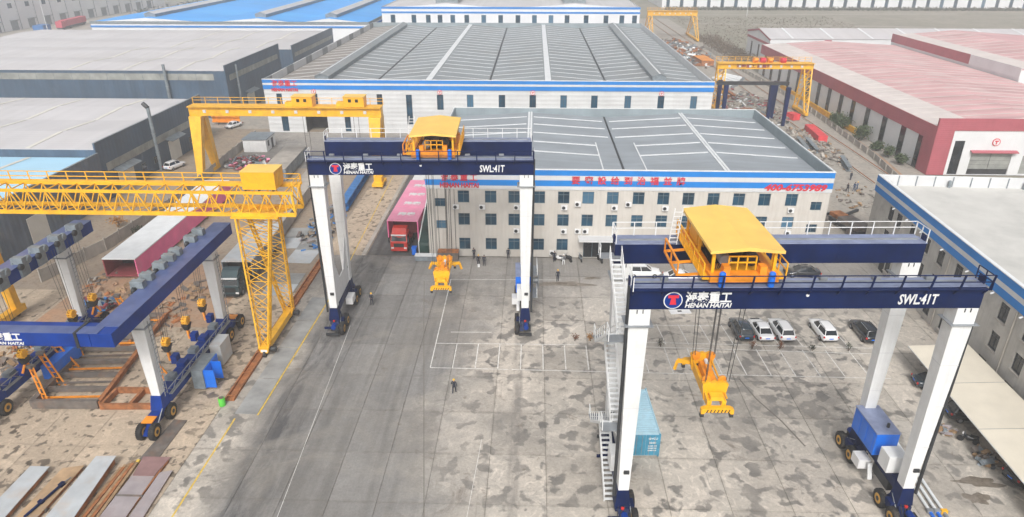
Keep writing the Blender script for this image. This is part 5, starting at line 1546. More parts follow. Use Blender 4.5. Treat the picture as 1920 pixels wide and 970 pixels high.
def truck(label, x, y, rz, paint, glassm=darkglass, fl=11.0, group=None):
    """cab-over lorry, cab front towards local -Y, flat bed behind"""
    o = thing('lorry', label, 'truck', (x, y, 0), rz, group)
    cab = loft([(-.02, [(1.0,.55),(1.15,.7),(1.2,1.3),(1.17,1.7),(.0,1.72)]), (.08, [(1.1,.5),(1.23,.7),(1.25,1.3),(1.22,1.75),(.0,1.78)]),
                (.12, [(1.1,.5),(1.24,.7),(1.25,1.3),(1.23,1.8),(.0,1.85)]), (.42, [(1.1,.5),(1.24,.7),(1.25,1.5),(1.16,2.8),(0,2.9)]),
                (2.2, [(1.1,.5),(1.24,.7),(1.25,1.5),(1.18,3.0),(0,3.12)])]).build('cab', paint, o)
    MB().add([(-1.12,.08,1.86),(1.12,.08,1.86),(1.02,.385,2.68),(-1.02,.385,2.68),(-1.12,.13,1.84),(1.12,.13,1.84),(1.02,.43,2.66),(-1.02,.43,2.66)], [(0,1,2,3),(0,4,5,1),(3,2,6,7),(0,3,7,4),(1,5,6,2)]).build('windscreen', glassm, cab)
    MB().prism([(.5, 2.86), (2.15, 3.1), (2.15, 3.6), (1.2, 3.5)], -1.05, 1.05, 'X').build('roof_deflector', paint, cab)
    for s in (-1, 1):
        MB().box(s*1.26-.01, .5, 1.75, s*1.26+.01, 1.5, 2.5).build('side_window', glassm, cab)
        MB().box(s*.95-.2, -.06, .72, s*.95+.2, .02, .95).build('headlight', whiteb, cab)
        MB().box(s*1.42-.1, .1, 1.6, s*1.42+.08, .22, 2.4).build('mirror', dark, cab)
        bar('mirror_arm', (s*1.22, .3, 2.4), (s*1.42, .16, 2.3), .05, .05, dark, cab)
    pbox('bumper', -1.2, -.1, .38, 1.2, .12, .66, dark if paint is not redp else paint, cab); pbox('grille', -.75, -.04, .95, .75, .03, 1.55, dark, cab)
    pbox('sun_visor', -1.1, .05, 2.72, 1.1, .40, 2.80, white, cab)
    MB().box(-.45, 1.2, .55, -.3, fl, .85).box(.3, 1.2, .55, .45, fl, .85).build('chassis', dark, o)
    MB().box(-1.25, 3.2, 1.05, 1.25, fl, 1.22).build('bed', maroon if paint is redp else dark, o)
    for yy in (1.0, 3.9, 5.1, fl-2.8, fl-1.5):
        for s in (-1, 1):
            w = place('wheel', CW, o, (s*1.02, yy, .5), 0, (2.2, 1.5, 1.5)); place('rim', CR, w)
    return o
truck('red lorry cab beneath the pink hollow load beside the office', -19.5, 90.9, R(-1), redp, fl=19.5)
ld = thing('pink_load', 'long pink hollow steel box carried by the red lorry', 'steel box', (-19.1, 92.7, 0), R(-1.5))
MB().box(-2.3, 0, 4.3, 2.3, 18.5, 4.45).build('top_plate', pinkt, ld)
MB().box(-2.3, .02, 1.3, -2.16, 18.5, 4.3).build('side_plate', pink, ld); MB().box(2.16, .02, 1.3, 2.3, 18.5, 4.3).build('side_plate', pink, ld)
MB().box(-2.16, 3.0, 1.3, 2.16, 18.4, 1.42).build('bottom_plate', maroon, ld); MB().box(-2.16, 3.2, 1.42, 2.16, 3.3, 4.29).build('diaphragm', maroon, ld)
pbox('top_seam', -2.31, 13.9, 4.44, 2.31, 14.0, 4.47, pink, ld); pbox('top_seam', -2.31, 5.6, 4.44, 2.31, 5.66, 4.465, pink, ld)
for y in (2.6, 7.2, 11.3, 15.6):
    text('lettering', '海泰', 1.35, white, ld, (.1, y, 4.47), rot=(0, 0, 0), width=2.7, bold=.03)
for y in (3, 7.5, 12, 16):
    text('lettering', '海泰', .9, white, ld, (2.31, y, 2.9), rot=(R(90), 0, R(90)), width=1.8, bold=.03)
wt = thing('white_box_lorry', 'white box lorry standing behind the pink load', 'truck', (-19.0, 113.5, 0))
MB().box(-2.3, 0, .9, -.2, 6, 3.4).build('cargo_box', white, wt); MB().box(.4, .3, .9, 2.2, 5, 3.0).build('crate', greyp, wt); MB().box(-2.0, .3, .35, 2.0, 5.6, .9).build('chassis', dark, wt)
for x in (-1.8, 1.8):
    for y in (1.2, 4.5):
        w = place('wheel', CW, wt, (x, y, .48), 0, (1.8, 1.42, 1.42)); place('rim', CR, w)
truck('dark teal lorry with a long grey flat-topped body behind the truss leg', -38.6, 76.2, R(2), pm('dark_teal_paint', (.03, .06, .07), .4, var=.2), fl=16)
gl_ = thing('grey_steel_box', 'long pale grey hollow steel box behind the dark teal lorry cab', 'steel box', (-39.0, 80.2, 0), R(1))
MB().box(-2.0, 0, 3.3, 2.0, 13, 3.45).build('top_plate', plate1, gl_); MB().box(-2.0, .02, 1.3, -1.88, 13, 3.3).build('side_plate', greyp, gl_); MB().box(1.88, .02, 1.3, 2.0, 13, 3.3).build('side_plate', greyp, gl_); MB().box(-1.88, 1.5, 1.3, 1.88, 1.6, 3.29).build('diaphragm', dark, gl_)
pk2 = thing('pink_steel_box', 'long pink-sided hollow steel box with white top on the scrap soil', 'steel box', (-55.6, 81.4, 0), R(1.2))
MB().box(-2.25, 0, 2.85, 2.25, 33, 3.0).build('top_plate', skylt, pk2)
MB().box(2.1, .02, .3, 2.25, 33, 2.85).build('side_plate', pink, pk2); MB().box(-2.25, .02, .3, -2.1, 33, 2.85).build('side_plate', maroon, pk2)
MB().box(-2.1, .05, .3, 2.1, 33, .45).build('bottom_plate', maroon, pk2); MB().box(-2.1, 4, .45, 2.1, 4.1, 2.84).build('diaphragm', dark, pk2)
for y in (2, 12, 22, 31):
    bar('sleeper', (-2.4, y, .15), (2.4, y, .15), .3, .3, wood, pk2)

# light blue container in the yard
ct = thing('shipping_container', 'faded light blue shipping container behind the foreground crane leg', 'container', (10.3, 48.1, 0), R(2.5))
b = MB().box(-1.18, .05, .15, 1.18, 6.7, 2.5); b.build('body', contb, ct)
for k in range(22):
    pbox('side_rib', -1.22, .25+k*.295, .3, -1.18, .40+k*.295, 2.4, contb, ct); pbox('side_rib', 1.18, .25+k*.295, .3, 1.22, .40+k*.295, 2.4, contb, ct)
    pbox('roof_rib', -1.1, .25+k*.295, 2.5, 1.1, .40+k*.295, 2.545, contb, ct)
for x in (-1.2, 1.2):
    bar('corner_post', (x, .04, .1), (x, .04, 2.6), .16, .16, contd, ct); bar('corner_post', (x, 6.7, .1), (x, 6.7, 2.6), .16, .16, contd, ct)
    bar('top_rail', (x, 0, 2.55), (x, 6.75, 2.55), .1, .12, contb, ct)
for s in (-1, 1):
    d = MB().box(s*.57-.55, -.02, .25, s*.57+.55, .045, 2.45).build('door', contd, ct)
    for x in (-.25, .25):
        bar('lock_rod', (s*.57+x, -.05, .3), (s*.57+x, -.05, 2.4), .04, .04, grey, d)
text('lettering', 'GVCU', .28, white, ct, (.62, -.06, 2.1), width=.8); text('lettering', '22G1', .24, white, ct, (.62, -.06, 1.65), width=.6)
for k in range(3):
    text('lettering', '30480 KG', .16, white, ct, (.6, -.06, 1.3-.25*k), width=.75)

# ------------------------------------------------------------------ canopy with posts
cpy = thing('car_canopy', 'cream fabric carport canopy along the cement building', 'canopy', (39.6, 42, 0), R(-2.2))
for k in range(4):
    y0, y1 = -6+k*6.9, -6+(k+1)*6.9-.06
    nseg = 6
    b = MB(); vs = []
    for i in range(nseg+1):
        for j in range(nseg+1):
            u, v = i/nseg, j/nseg
            sag = .10*math.sin(math.pi*u)*math.sin(math.pi*v)
            vs.append((0+6.0*u, y0+(y1-y0)*v, 2.55+.45*u-sag))
    off_ = len(vs)
    vs += [(x, y, z-.03) for x, y, z in vs]
    fs = []
    for i in range(nseg):
        for j in range(nseg):
            a = i*(nseg+1)+j
            fs += [(a, a+nseg+1, a+nseg+2, a+1), (off_+a+1, off_+a+nseg+2, off_+a+nseg+1, off_+a)]
    b.add(vs, fs).build('canvas_panel', cream, cpy, smooth=True)
    bar('edge_rail', (0, y0, 2.5), (0, y1, 2.5), .08, .08, white, cpy); bar('rafter', (0, y0, 2.48), (6, y0, 2.92), .08, .1, grey, cpy)
    bar('column', (5.6, y0+.2, 0), (5.6, y0+.2, 2.85), .12, .12, grey, cpy); bar('arm', (5.6, y0+.2, 1.6), (2.6, y0+.2, 2.6), .09, .09, grey, cpy)
pile('storage_clutter', 'heap of stored boxes and boards under the canopy', 'clutter', 40.6, 48.6, .7, 1.2, 46, [dark, greyp, wood, rustg, concp], 1.0, 5, .8)
pile('storage_clutter', 'folded cardboard and scrap beside the black motorcycle', 'clutter', 38.9, 52.6, 1.0, .8, 40, [wood, concp, greyp, plate2], .4, 6, .7)

def motorbike(label, x, y, rz, paint):
    o = thing('motorcycle', label, 'motorcycle', (x, y, 0), rz, 'motorcycles about the yard')
    for yy in (-.62, .62):
        w = MB().lathe([(-.05,.2),(-.06,.28),(.06,.28),(.05,.2)], 'X', 18, (0, yy, .28)).build('wheel', black, o)
        MB().lathe([(-.04,.2),(.04,.2)], 'X', 14, (0, yy, .28)).build('rim', grey, w)
    loft([(-.75, [(.06,.55),(.12,.65),(.1,.8),(0,.82)]), (-.3, [(.08,.35),(.17,.5),(.16,.72),(0,.76)]), (.1, [(.08,.3),(.16,.45),(.15,.75),(0,.84)]), (.45, [(.05,.5),(.12,.6),(.1,.85),(0,.9)])]).build('body', paint, o, smooth=True)
    MB().box(-.14, -.72, .8, .14, -.05, .9).build('seat', dark, o)
    MB().beam((0, .62, .28), (0, .42, 1.0), .06).beam((-.33, .38, 1.05), (.33, .38, 1.05), .04).build('fork', grey, o)
    MB().box(-.08, .5, .85, .08, .6, 1.0).build('headlight', whiteb, o)
    return o
motorbike('black motorcycle parked under the cream canopy edge', 40.3, 51.0, R(60), cark)
motorbike('white scooter leaning near the office entrance left side', 3.9, 88.9, R(70), carw)
motorbike('dark motorcycle parked beside the white scooter at the office', 5.2, 89.0, R(40), cark)
motorbike('grey-green scooter parked right beside the entrance door frame', 7.0, 89.2, R(10), greyp)
motorbike('dark scooter parked inside the entrance canopy shade', 9.8, 88.9, R(20), dark)
motorbike('dark scooter parked at the right post of the entrance', 11.6, 89.0, R(-15), cark)

# ------------------------------------------------------------------ people
def person_mesh(name, arms, legs, top_m, leg_m):
    J = {'pel': (0,0,.95,.13,.10), 'sp': (0,-.01,1.15,.135,.10), 'ch': (0,0,1.36,.165,.11), 'nk': (0,.0,1.50,.055,.055), 'hd': (0,.01,1.62,.075,.085), 'tp': (0,.01,1.72,.06,.07)}
    V, E, Rr = [], [], []
    idx = {}
    def add(k, p, r):
        idx[k] = len(V); V.append(p); Rr.append(r)
    for k, (x, y, z, r1, r2) in J.items():
        add(k, (x, y, z), (r1, r2))
    for a, b_ in (('pel','sp'),('sp','ch'),('ch','nk'),('nk','hd'),('hd','tp')):
        E.append((idx[a], idx[b_]))
    for s, lab in ((-1, 'l'), (1, 'r')):
        dy = legs*s
        add('hip'+lab, (s*.10, 0, .88), (.10, .10)); add('kn'+lab, (s*.12, dy*.5-.02, .50), (.07, .07)); add('an'+lab, (s*.125, dy+.01, .10), (.05, .05)); add('to'+lab, (s*.14, dy-.14, .045), (.045, .04))
        add('sh'+lab, (s*.20, 0, 1.42), (.065, .065))
        el, wr = arms[0 if s < 0 else 1]
        add('el'+lab, (s*el[0], el[1], el[2]), (.05, .05)); add('wr'+lab, (s*wr[0], wr[1], wr[2]), (.035, .035))
        add('ha'+lab, (s*(wr[0]+(wr[0]-el[0])*.3), wr[1]+(wr[1]-el[1])*.3, wr[2]+(wr[2]-el[2])*.3), (.04, .03))
        for a, b_ in (('pel','hip'+lab),('hip'+lab,'kn'+lab),('kn'+lab,'an'+lab),('an'+lab,'to'+lab),('ch','sh'+lab),('sh'+lab,'el'+lab),('el'+lab,'wr'+lab),('wr'+lab,'ha'+lab)):
            E.append((idx[a], idx[b_]))
    me = bpy.data.meshes.new(name); me.from_pydata(V, E, [])
    o = bpy.data.objects.new(name, me); C.objects.link(o)
    sk = o.modifiers.new('skin', 'SKIN')
    for i, sv in enumerate(me.skin_vertices[0].data):
        sv.radius = Rr[i]; sv.use_root = (i == 0)
    sd = o.modifiers.new('sub', 'SUBSURF'); sd.levels = 1; sd.render_levels = 1
    bpy.context.view_layer.update()
    out = bpy.data.meshes.new_from_object(o.evaluated_get(bpy.context.evaluated_depsgraph_get()))
    bpy.data.objects.remove(o)
    out.materials.clear()
    for m_ in (top_m, leg_m, skin, dark):
        out.materials.append(m_)
    hands = [Vector(V[idx['hal']]), Vector(V[idx['har']])]
    for p in out.polygons:
        c = p.center
        p.material_index = 3 if c.z < .10 else 1 if c.z < .92 else 2 if c.z > 1.50 or min((c-h_).length for h_ in hands) < .085 else 0
        p.use_smooth = True
    return out
down = ((.26, .03, 1.14), (.28, -.05, .88))
bent = ((.27, .04, 1.14), (.12, -.20, 1.10))
hip = ((.33, .08, 1.16), (.22, -.02, .96))
PM = [person_mesh('person', (down, down), .04, cloth, cloth), person_mesh('person', (bent, bent), .05, cloth, cloth), person_mesh('person', (down, bent), .16, cloth, cloth),
      person_mesh('person', (hip, down), .08, clothg, whiteb), person_mesh('person', (down, bent), .12, clothb, clothb)]
HEL = MB().lathe([(0, .135), (.02, .115), (.07, .105), (.11, .075), (.13, .02)], 'Z', 16).mesh('helmet', helm, True)
HELW = MB().lathe([(0, .135), (.02, .115), (.07, .105), (.11, .075), (.13, .02)], 'Z', 16).mesh('helmet', helmw, True)
HAIR = MB().lathe([(0, .085), (.05, .098), (.10, .08), (.125, .03)], 'Z', 12).mesh('hair', hair_m, True)
FACE = MB().cbox(-.032, -.088, 1.635, .02, .012, .012, 0).cbox(.032, -.088, 1.635, .02, .012, .012, 0).mesh('eyes', dark)
NOSE = MB().frus((0, -.098, 1.58), (.016, .016), (0, -.085, 1.63), (.008, .008)).mesh('nose', skin)
def person(label, x, y, rz, mesh, head, z=0, s=1.0):
    o = place('person', PM[mesh], None, (x, y, z), rz, (s, s, s))
    tag(o, label, 'person', 'people about the yard')
    place({'y': 'helmet', 'w': 'helmet', 'h': 'hair'}[head], {'y': HEL, 'w': HELW, 'h': HAIR}[head], o, (0, .01, 1.67 if head != 'h' else 1.635))
    place('eyes', FACE, o); place('nose', NOSE, o)
person('worker in dark clothes and yellow helmet beside the middle crane left leg', -20.1, 75.1, R(-10), 1, 'y')
person('worker in dark clothes and yellow helmet alone below the parking bays', -7.7, 57.0, R(170), 2, 'y')
person('worker with yellow helmet standing in the puddle before the office', 3.55, 82.5, R(15), 0, 'y')
person('dark-clothed person nearest the office wall left of the trio', -8.35, 89.3, R(30), 1, 'h')
person('worker with yellow helmet walking with a white bag near the wall', -7.5, 86.9, R(10), 2, 'y')
person('bareheaded person in dark clothes right beside the helmeted worker', -6.7, 86.9, R(-15), 0, 'h')
person('dark-clothed person facing the wall by the middle crane right leg', -3.4, 89.4, R(180), 0, 'h')
person('person in black standing among the scooters under a window', 3.25, 88.6, R(-160), 0, 'h')
person('person in grey jacket, white helmet and white trousers near the scooters', 4.5, 87.5, R(160), 3, 'w')
person('blue-clad worker in the strip yard, right one of a close pair', 59.5, 120.9, R(60), 4, 'y')
person('blue-clad worker in the strip yard, left one of a close pair', 58.9, 120.6, R(-60), 4, 'h')
person('dark-clad worker in the strip yard standing left of the pair', 57.5, 120.2, R(100), 2, 'h')
person('dark-clad worker in the strip yard standing behind the pair', 60.9, 127.0, R(20), 0, 'h')
bag = thing('shopping_bag', 'white carrier bag by the walking helmeted worker near the wall', 'bag', (-7.45, 86.6, .0))
MB().frus((0,0,.0), (.14,.09), (0,0,.42), (.18,.05)).build('bag', whiteb, bag); bar('handle', (-.08, 0, .42), (.08, 0, .58), .02, .02, whiteb, bag)

# ------------------------------------------------------------------ plants
def bush(name, label, x, y, rx, h, mat, n, seed, leafs=.16, group=None, trunk=True, cat='shrub'):
    o = thing(name, label, cat, (x, y, 0), 0, group)
    rnd = random.Random(seed)
    b = MB(); t_ = MB()
    limbs = []
    for k in range(5):
        a = rnd.random()*6.28
        e = Vector((math.cos(a)*rx*.55, math.sin(a)*rx*.55, h*rnd.uniform(.5, .8)))
        limbs.append(e)
        t_.tube((0, 0, .0), e, .05*h/2, 6, .015)
    for i in range(n):
        c = limbs[rnd.randrange(5)] if rnd.random() < .75 else Vector((0, 0, h*.55))
        d = Vector((rnd.gauss(0, 1), rnd.gauss(0, 1), rnd.gauss(0, .9)))
        p = c + Vector((d.x*rx*.30, d.y*rx*.30, d.z*h*.18))
        if p.z < .06: p.z = .06 + rnd.random()*.2
        u = Vector((rnd.uniform(-1,1), rnd.uniform(-1,1), rnd.uniform(-.6,.6))).normalized()*leafs*rnd.uniform(.6,1.3)
        w = Vector((rnd.uniform(-1,1), rnd.uniform(-1,1), rnd.uniform(-.6,.6))).normalized()*leafs*.5
        b.add([p-u, p+w, p+u, p-w], [(0,1,2,3)])
    if trunk:
        t_.build('stem', bark, o)
    b.build('foliage', mat, o)
    return o
bg1 = 'bushes along the red works wall'
for i, (x, y, r, hh, lb) in enumerate(((74.8, 170.6, 1.6, 2.8, 'farthest round green bush by the red works wall'), (74.9, 166.2, 1.9, 3.2, 'second farthest green bush, larger, by the red works wall'), (74.6, 156.0, 1.9, 3.3, 'large green bush halfway along the red works wall'), (74.9, 147.6, 1.2, 1.9, 'small bush after the large one at the red works'), (75.0, 142.5, 1.2, 2.1, 'small round green bush second nearest along the red works'), (75.2, 137.4, 1.1, 2.0, 'nearest small round bush by the red works wall'))):
    bush('bush', lb, x, y, r, hh, leaf, 900, 20+i, .30, bg1)
bg2 = 'saplings in the strip between the bays'
for i, (x, y, hh, m_, lb) in enumerate(((5.1, 67.4, .95, leafr, 'small rust-red sapling in the bay strip left of the orange one'), (6.9, 67.4, 1.05, leafo, 'small orange-leaved sapling in the bay strip'), (14.75, 66.5, 1.3, leafk, 'dark spiky sapling right of the foreground crane leg'), (25.0, 66.3, 1.1, leafr, 'brownish sapling behind the dark grey car'), (28.1, 66.3, 1.3, leafr, 'reddish dry sapling behind the third parked car'), (31.7, 66.2, .7, leafk, 'tiny dark sapling at the empty bay'), (35.7, 66.2, 1.1, leafd, 'grey-green sapling behind the lone white car'))):
    bush('sapling', lb, x, y, .38, hh, m_, 110, 40+i, .10, bg2)
bush('shrub', 'small dark shrub beside the panel fence on the left', -62.0, 97.0, .8, 1.1, leafk, 160, 77, .18)
bush('bush', 'yellow-green bush behind the hoist left girder end', -66.5, 99.5, 1.2, 2.0, leafo, 220, 78, .22)

# ------------------------------------------------------------------ fences, rails, clutter
fn = thing('panel_fence', 'weathered concrete panel fence with posts along the left lane', 'fence', (0, 0, 0))
pts = [(-66.0, 80), (-63.2, 90.5), (-61.8, 111), (-63.5, 136), (-64.3, 154)]
for (ax, ay), (bx_, by) in zip(pts[:-1], pts[1:]):
    L = math.hypot(bx_-ax, by-ay); n_ = int(L/3)
    for k in range(n_):
        p = Vector((ax+(bx_-ax)*k/n_, ay+(by-ay)*k/n_, .9)); q = Vector((ax+(bx_-ax)*(k+1)/n_, ay+(by-ay)*(k+1)/n_, .9))
        bar('panel', p, q-(q-p)*.03, .10, 1.8, concp, fn); bar('post', (p.x, p.y, 0), (p.x, p.y, 2.05), .18, .18, concp, fn)
wl2 = thing('boundary_wall', 'long low concrete boundary wall with buttresses beside the right rails', 'wall', (0, 0, 0))
pts = [(69.0, 122), (71.6, 141), (73.2, 168), (74.4, 195), (72.5, 250), (72.0, 305)]
for (ax, ay), (bx_, by) in zip(pts[:-1], pts[1:]):
    L = math.hypot(bx_-ax, by-ay); n_ = int(L/3.4)
    for k in range(n_):
        p = Vector((ax+(bx_-ax)*k/n_, ay+(by-ay)*k/n_, .65)); q = Vector((ax+(bx_-ax)*(k+1)/n_, ay+(by-ay)*(k+1)/n_, .65))
        bar('panel', p, q-(q-p)*.03, .14, 1.3, concp, wl2); bar('buttress', (p.x-.15, p.y, 0), (p.x-.15, p.y, 1.25), .3, .3, concp, wl2)
strip('brick_path', [(70.6, 122), (73.0, 141), (74.6, 168), (75.8, 195), (74.2, 250)], 1.8, M_rustsoil, .01)
yb_ = thing('yellow_beam_fence', 'low orange-yellow steel beam lying along the red works wall', 'steel beam', (0, 0, 0))
for k in range(9):
    bar('beam', (76.0-.0*k, 160+k*6.2, .8), (76.0, 165.9+k*6.2, .8), .35, 1.3, ygold, yb_)
for i, x in enumerate((64.6, 69.6)):
    rl = thing('crane_track', 'steel crane rail in the strip yard, %s of two' % ('left' if i == 0 else 'right'), 'rail', (x, 0, 0), 0, 'strip yard rails')
    MB().box(-.35, 125, .0, .35, 420, .12).build('track_bed', concp, rl); MB().box(-.06, 125, .12, .06, 420, .26).build('rail', rust, rl)
pile('scrap_heap', 'scattered grey and red steel scrap in the strip yard beneath the gantry', 'scrap', 58, 190, 9, 24, 420, [greyp, maroon, rustg, concp, M_strip, M_strip, skylt], 1.0, 11, 1.2)
pile('scrap_heap', 'muddy rubble and offcuts in the strip yard beside the red crate', 'scrap', 62, 152, 5, 16, 300, [concp, rustg, M_strip, M_strip, wood], .5, 12, 1.0)
pile('scrap_heap', 'rubble and cables on the ground near the strip yard workers', 'scrap', 60, 115, 6, 9, 140, [concp, wood, rustg, concp], .25, 13, .8)
pile('scrap_heap', 'far steel parts and bundles beyond the factory corner', 'scrap', 60, 290, 9, 40, 260, [greyp, rust, skylt, rustg], 1.5, 14, 2.2)
pile('scrap_heap', 'pink and grey scrap sheets heaped before the white cabin', 'scrap', -58.5, 133.5, 4.5, 4.5, 170, [pinkt, greyp, rustg, dark, plate1, maroon], 1.1, 15, 1.2)
pile('scrap_heap', 'dark crumpled metal heap beside the hoist left legs', 'scrap', -54.5, 73, 2.4, 2.2, 110, [greyp, dark, tarp, maroon], 1.5, 16, .9)
pile('scrap_heap', 'rusty bars and offcuts strewn below the pink-sided box', 'scrap', -50, 78, 9, 4.5, 110, [rust, rustg, wood, M_rustsoil, M_rustsoil], .12, 17, 1.0)
pile('scrap_heap', 'brown timber and rubble strewn along the fence foot', 'scrap', -58.5, 92, 2, 14, 220, [wood, rustg, concp], .35, 18, .8)
pile('scrap_heap', 'rusty sheet offcuts lying between lorry and truss leg', 'scrap', -46, 70, 5, 5, 70, [rust, rustg, M_rustsoil, M_soil], .12, 19, .9)
pile('scrap_heap', 'steel bits lying along the road verge before the blue girder', 'scrap', -33.5, 101, 3, 10, 120, [greyp, tarp, rustg, dark, plate2], .5, 21, .9)
pile('scrap_heap', 'loose boards and rubble by the orange stands, far left', 'scrap', -56, 63, 3, 6, 130, [wood, concp, rustg, rust], .35, 22, .9)
def crate(name, label, x, y, L, w, h, rz, mat, ribs=0, lid=None, cat='crate', z=0):
    o = thing(name, label, cat, (x, y, z), rz)
    MB().box(-w/2, -L/2, .06, w/2, L/2, h).build('body', mat, o, bevel=.03)
    MB().box(-w/2-.06, -L/2-.06, h, w/2+.06, L/2+.06, h+.08).build('lid', lid or mat, o)
    for k in range(ribs):
        yy = -L/2+(k+.5)*L/ribs
        pbox('rib', -w/2-.05, yy-.06, .1, w/2+.05, yy+.06, h-.02, mat, o)
    return o
crate('steel_trough', 'bright red steel box lying in the right strip yard', 65.9, 159, 11, 2.0, 1.5, R(-4), pm('bright_red', (.70, .06, .07), .5), 4, cat='steel box')
crate('steel_trough', 'small red drum-like box near the right gantry foot', 66.4, 176, 3, 2, 1.5, R(20), pm('bright_red', (.70, .06, .07), .5), 2, cat='steel box')
crate('steel_trough', 'dark maroon open container beneath the right gantry', 56, 176, 9, 3, 1.8, R(8), maroon, 5, rust, 'container')
crate('steel_trough', 'orange-topped crate row beyond the factory corner', 62.5, 262, 12, 4.5, 2.0, R(3), rust, 3, orange, 'crate')
for i in range(5):
    o = thing('steel_pipe', ['longest silver pipe in the strip yard', 'second silver pipe in the strip yard', 'third silver pipe in the strip yard', 'short silver pipe in the strip yard', 'thick silver pipe in the strip yard'][i], 'pipe', (60+i*1.7, 222+i*2.5, .55), R(10+i*5), 'silver pipes in the strip yard')
    MB().tube((0, -7+i, 0), (0, 8-i*.6, 0), .5, 14).build('pipe', skylt, o); MB().tube((0, -7.2+i, 0), (0, -6.9+i, 0), .6, 14).build('flange', grey, o); bar('chock', (-.7, 0, -.4), (.7, 0, -.4), .3, .25, wood, o)
for i, (x, y, L, rz_) in enumerate(((55.5, 205, 12, 4), (57.6, 206, 12, 3), (59.8, 150, 10, -8), (61.6, 149.6, 10, -7), (54.2, 228, 11, 6), (63.5, 136, 8, -12))):
    o = thing('steel_beam', ['left beam of the rusty pair beneath the right gantry', 'right beam of the rusty pair beneath the right gantry', 'left grey beam beside the bright red box', 'right grey beam beside the bright red box', 'rusty beam behind the silver pipes near the factory', 'short grey beam between the red box and the workers'][i], 'steel beam', (x, y, 0), R(rz_), 'steel beams in the strip yard')
    MB().box(-.45, -L/2, .15, .45, L/2, .27).box(-.06, -L/2, .27, .06, L/2, 1.0).box(-.45, -L/2, 1.0, .45, L/2, 1.12).build('i_beam', rust if i in (0, 1, 4) else greyp, o)
    for d in (-.3, .3):
        bar('bearer', (-.8, d*L, .07), (.8, d*L, .07), .25, .14, wood, o)
cb = thing('site_cabin', 'small white cabin with grey flat roof behind the scrap', 'cabin', (-60.3, 145.2, 0), R(2))
holed_wall(MB(), -2.5, 2.5, 0, 2.7, [], -3).box(-2.5, -2.98, 0, 2.5, 3, 2.69).build('wall', white, cb)
for k in range(2):
    MB().box(-2.7+k*2.72, -3.2, 2.7, .0+k*2.7, 3.2, 2.85).build('roof_sheet', greyp, cb)
window(cb, 2.52, -1.5, 1.6, .8, 1.2, darkglass, dframe, R(90)); pbox('door', 2.5, .4, .05, 2.56, 1.5, 2.2, dark, cb)
gx_ = thing('concrete_girder', 'long grey box girder lying before the factory door', 'steel box', (-49.6, 131, 0), R(3))
MB().box(-2.2, -8, .2, 2.2, 8, 2.35).build('body', greyp, gx_); MB().box(-2.25, -8.05, 2.35, 2.25, 8.05, 2.45).build('top_plate', concp, gx_)
for k in range(5):
    pbox('side_rib', 2.2, -7.5+k*3.6, .3, 2.3, -7.3+k*3.6, 2.3, greyp, gx_)
gy_ = thing('concrete_girder', 'long weathered grey box girder beside the road verge', 'steel box', (-40.6, 108, 0), R(3.2))
MB().box(-1.4, -18, .2, 1.4, 18, 2.2).build('body', concp, gy_); MB().box(-1.45, -18.05, 2.2, 1.45, 18.05, 2.3).build('top_plate', concp, gy_)
for k in range(10):
    pbox('side_rib', 1.4, -17.5+k*3.8, .3, 1.48, -17.3+k*3.8, 2.15, concp, gy_)
gz_ = thing('blue_girder', 'blue steel girder lying on the verge behind the middle crane', 'steel beam', (-32.2, 118, 0), R(1.5))
MB().box(-.7, -11, .3, .7, 9, .45).box(-.08, -11, .45, .08, 9, 1.6).box(-.7, -11, 1.6, .7, 9, 1.75).build('i_beam', tarp, gz_)
for k in range(6):
    pbox('stiffener', -.65, -10+k*3.5, .46, .65, -9.9+k*3.5, 1.59, tarp, gz_)
ye = thing('yellow_trolley_frame', 'yellow machine frame standing on the verge by the road', 'machine', (-28.7, 121, 0))
MB().box(-1, -2, .4, 1, 2, .9).box(-.7, -1.2, .9, .7, .8, 1.9).build('body', ygold, ye)
for s in (-1, 1):
    MB().lathe([(-.15,.4),(.15,.4)], 'X', 14, (s*.9, 0, .4)).build('roller', dark, ye)
# road mats and verge plates
mk = [(-33.3, 91.5, 3.8, 9), (-33.2, 80.5, 4.0, 6.5), (-36.8, 96, 3.0, 8)]
for i, (x, y, w, L) in enumerate(mk):
    o = thing('ground_plate', ['grey steel sheets laid on the verge behind the truss legs', 'pale worn sheet lying nearest the truss leg on the verge', 'grey sheet lying beside the long weathered girder'][i], 'steel plate', (x, y, 0), R(2*i-2))
    for k in range(2):
        MB().box(-w/2, -L/2+k*L/2, .012, w/2, -L/2+(k+1)*L/2-.05, .05).build('plate', mattx if k else plate1, o)
# stacked steel plates in the lower left corner
PL = [('pale grey-blue steel plate leftmost of the plate stacks', [(-43.2, 44.6), (-41.5, 44.6), (-41.2, 34), (-43.3, 34)], .55, plate1), ('ochre rusty plate second from the left', [(-40.5, 44.7), (-38.8, 45.1), (-39.2, 34), (-40.9, 34)], .3, plate4),
      ('long pale plate with ochre stain in the middle of the stacks', [(-38.05, 45.8), (-36.3, 45.9), (-35.3, 34), (-37.9, 34)], .75, plate1), ('red-brown square plate at the top of the right stack', [(-34.25, 46.4), (-31.8, 46.4), (-32.1, 44.05), (-33.95, 44.05)], .28, plate3),
      ('wide mauve-grey plate right of the timber', [(-34.05, 44.2), (-32.1, 44.2), (-32.0, 34), (-34.3, 34)], .22, plate2), ('narrow mauve plate rightmost of the plate stacks', [(-31.9, 44.6), (-30.9, 44.9), (-30.5, 34), (-31.8, 34)], .16, plate2),
      ('dark worn plate lying flat beside the hoist front tyre', [(-34.2, 51.9), (-32.9, 51.8), (-33.0, 46.0), (-34.7, 46.0)], .03, rustg)]
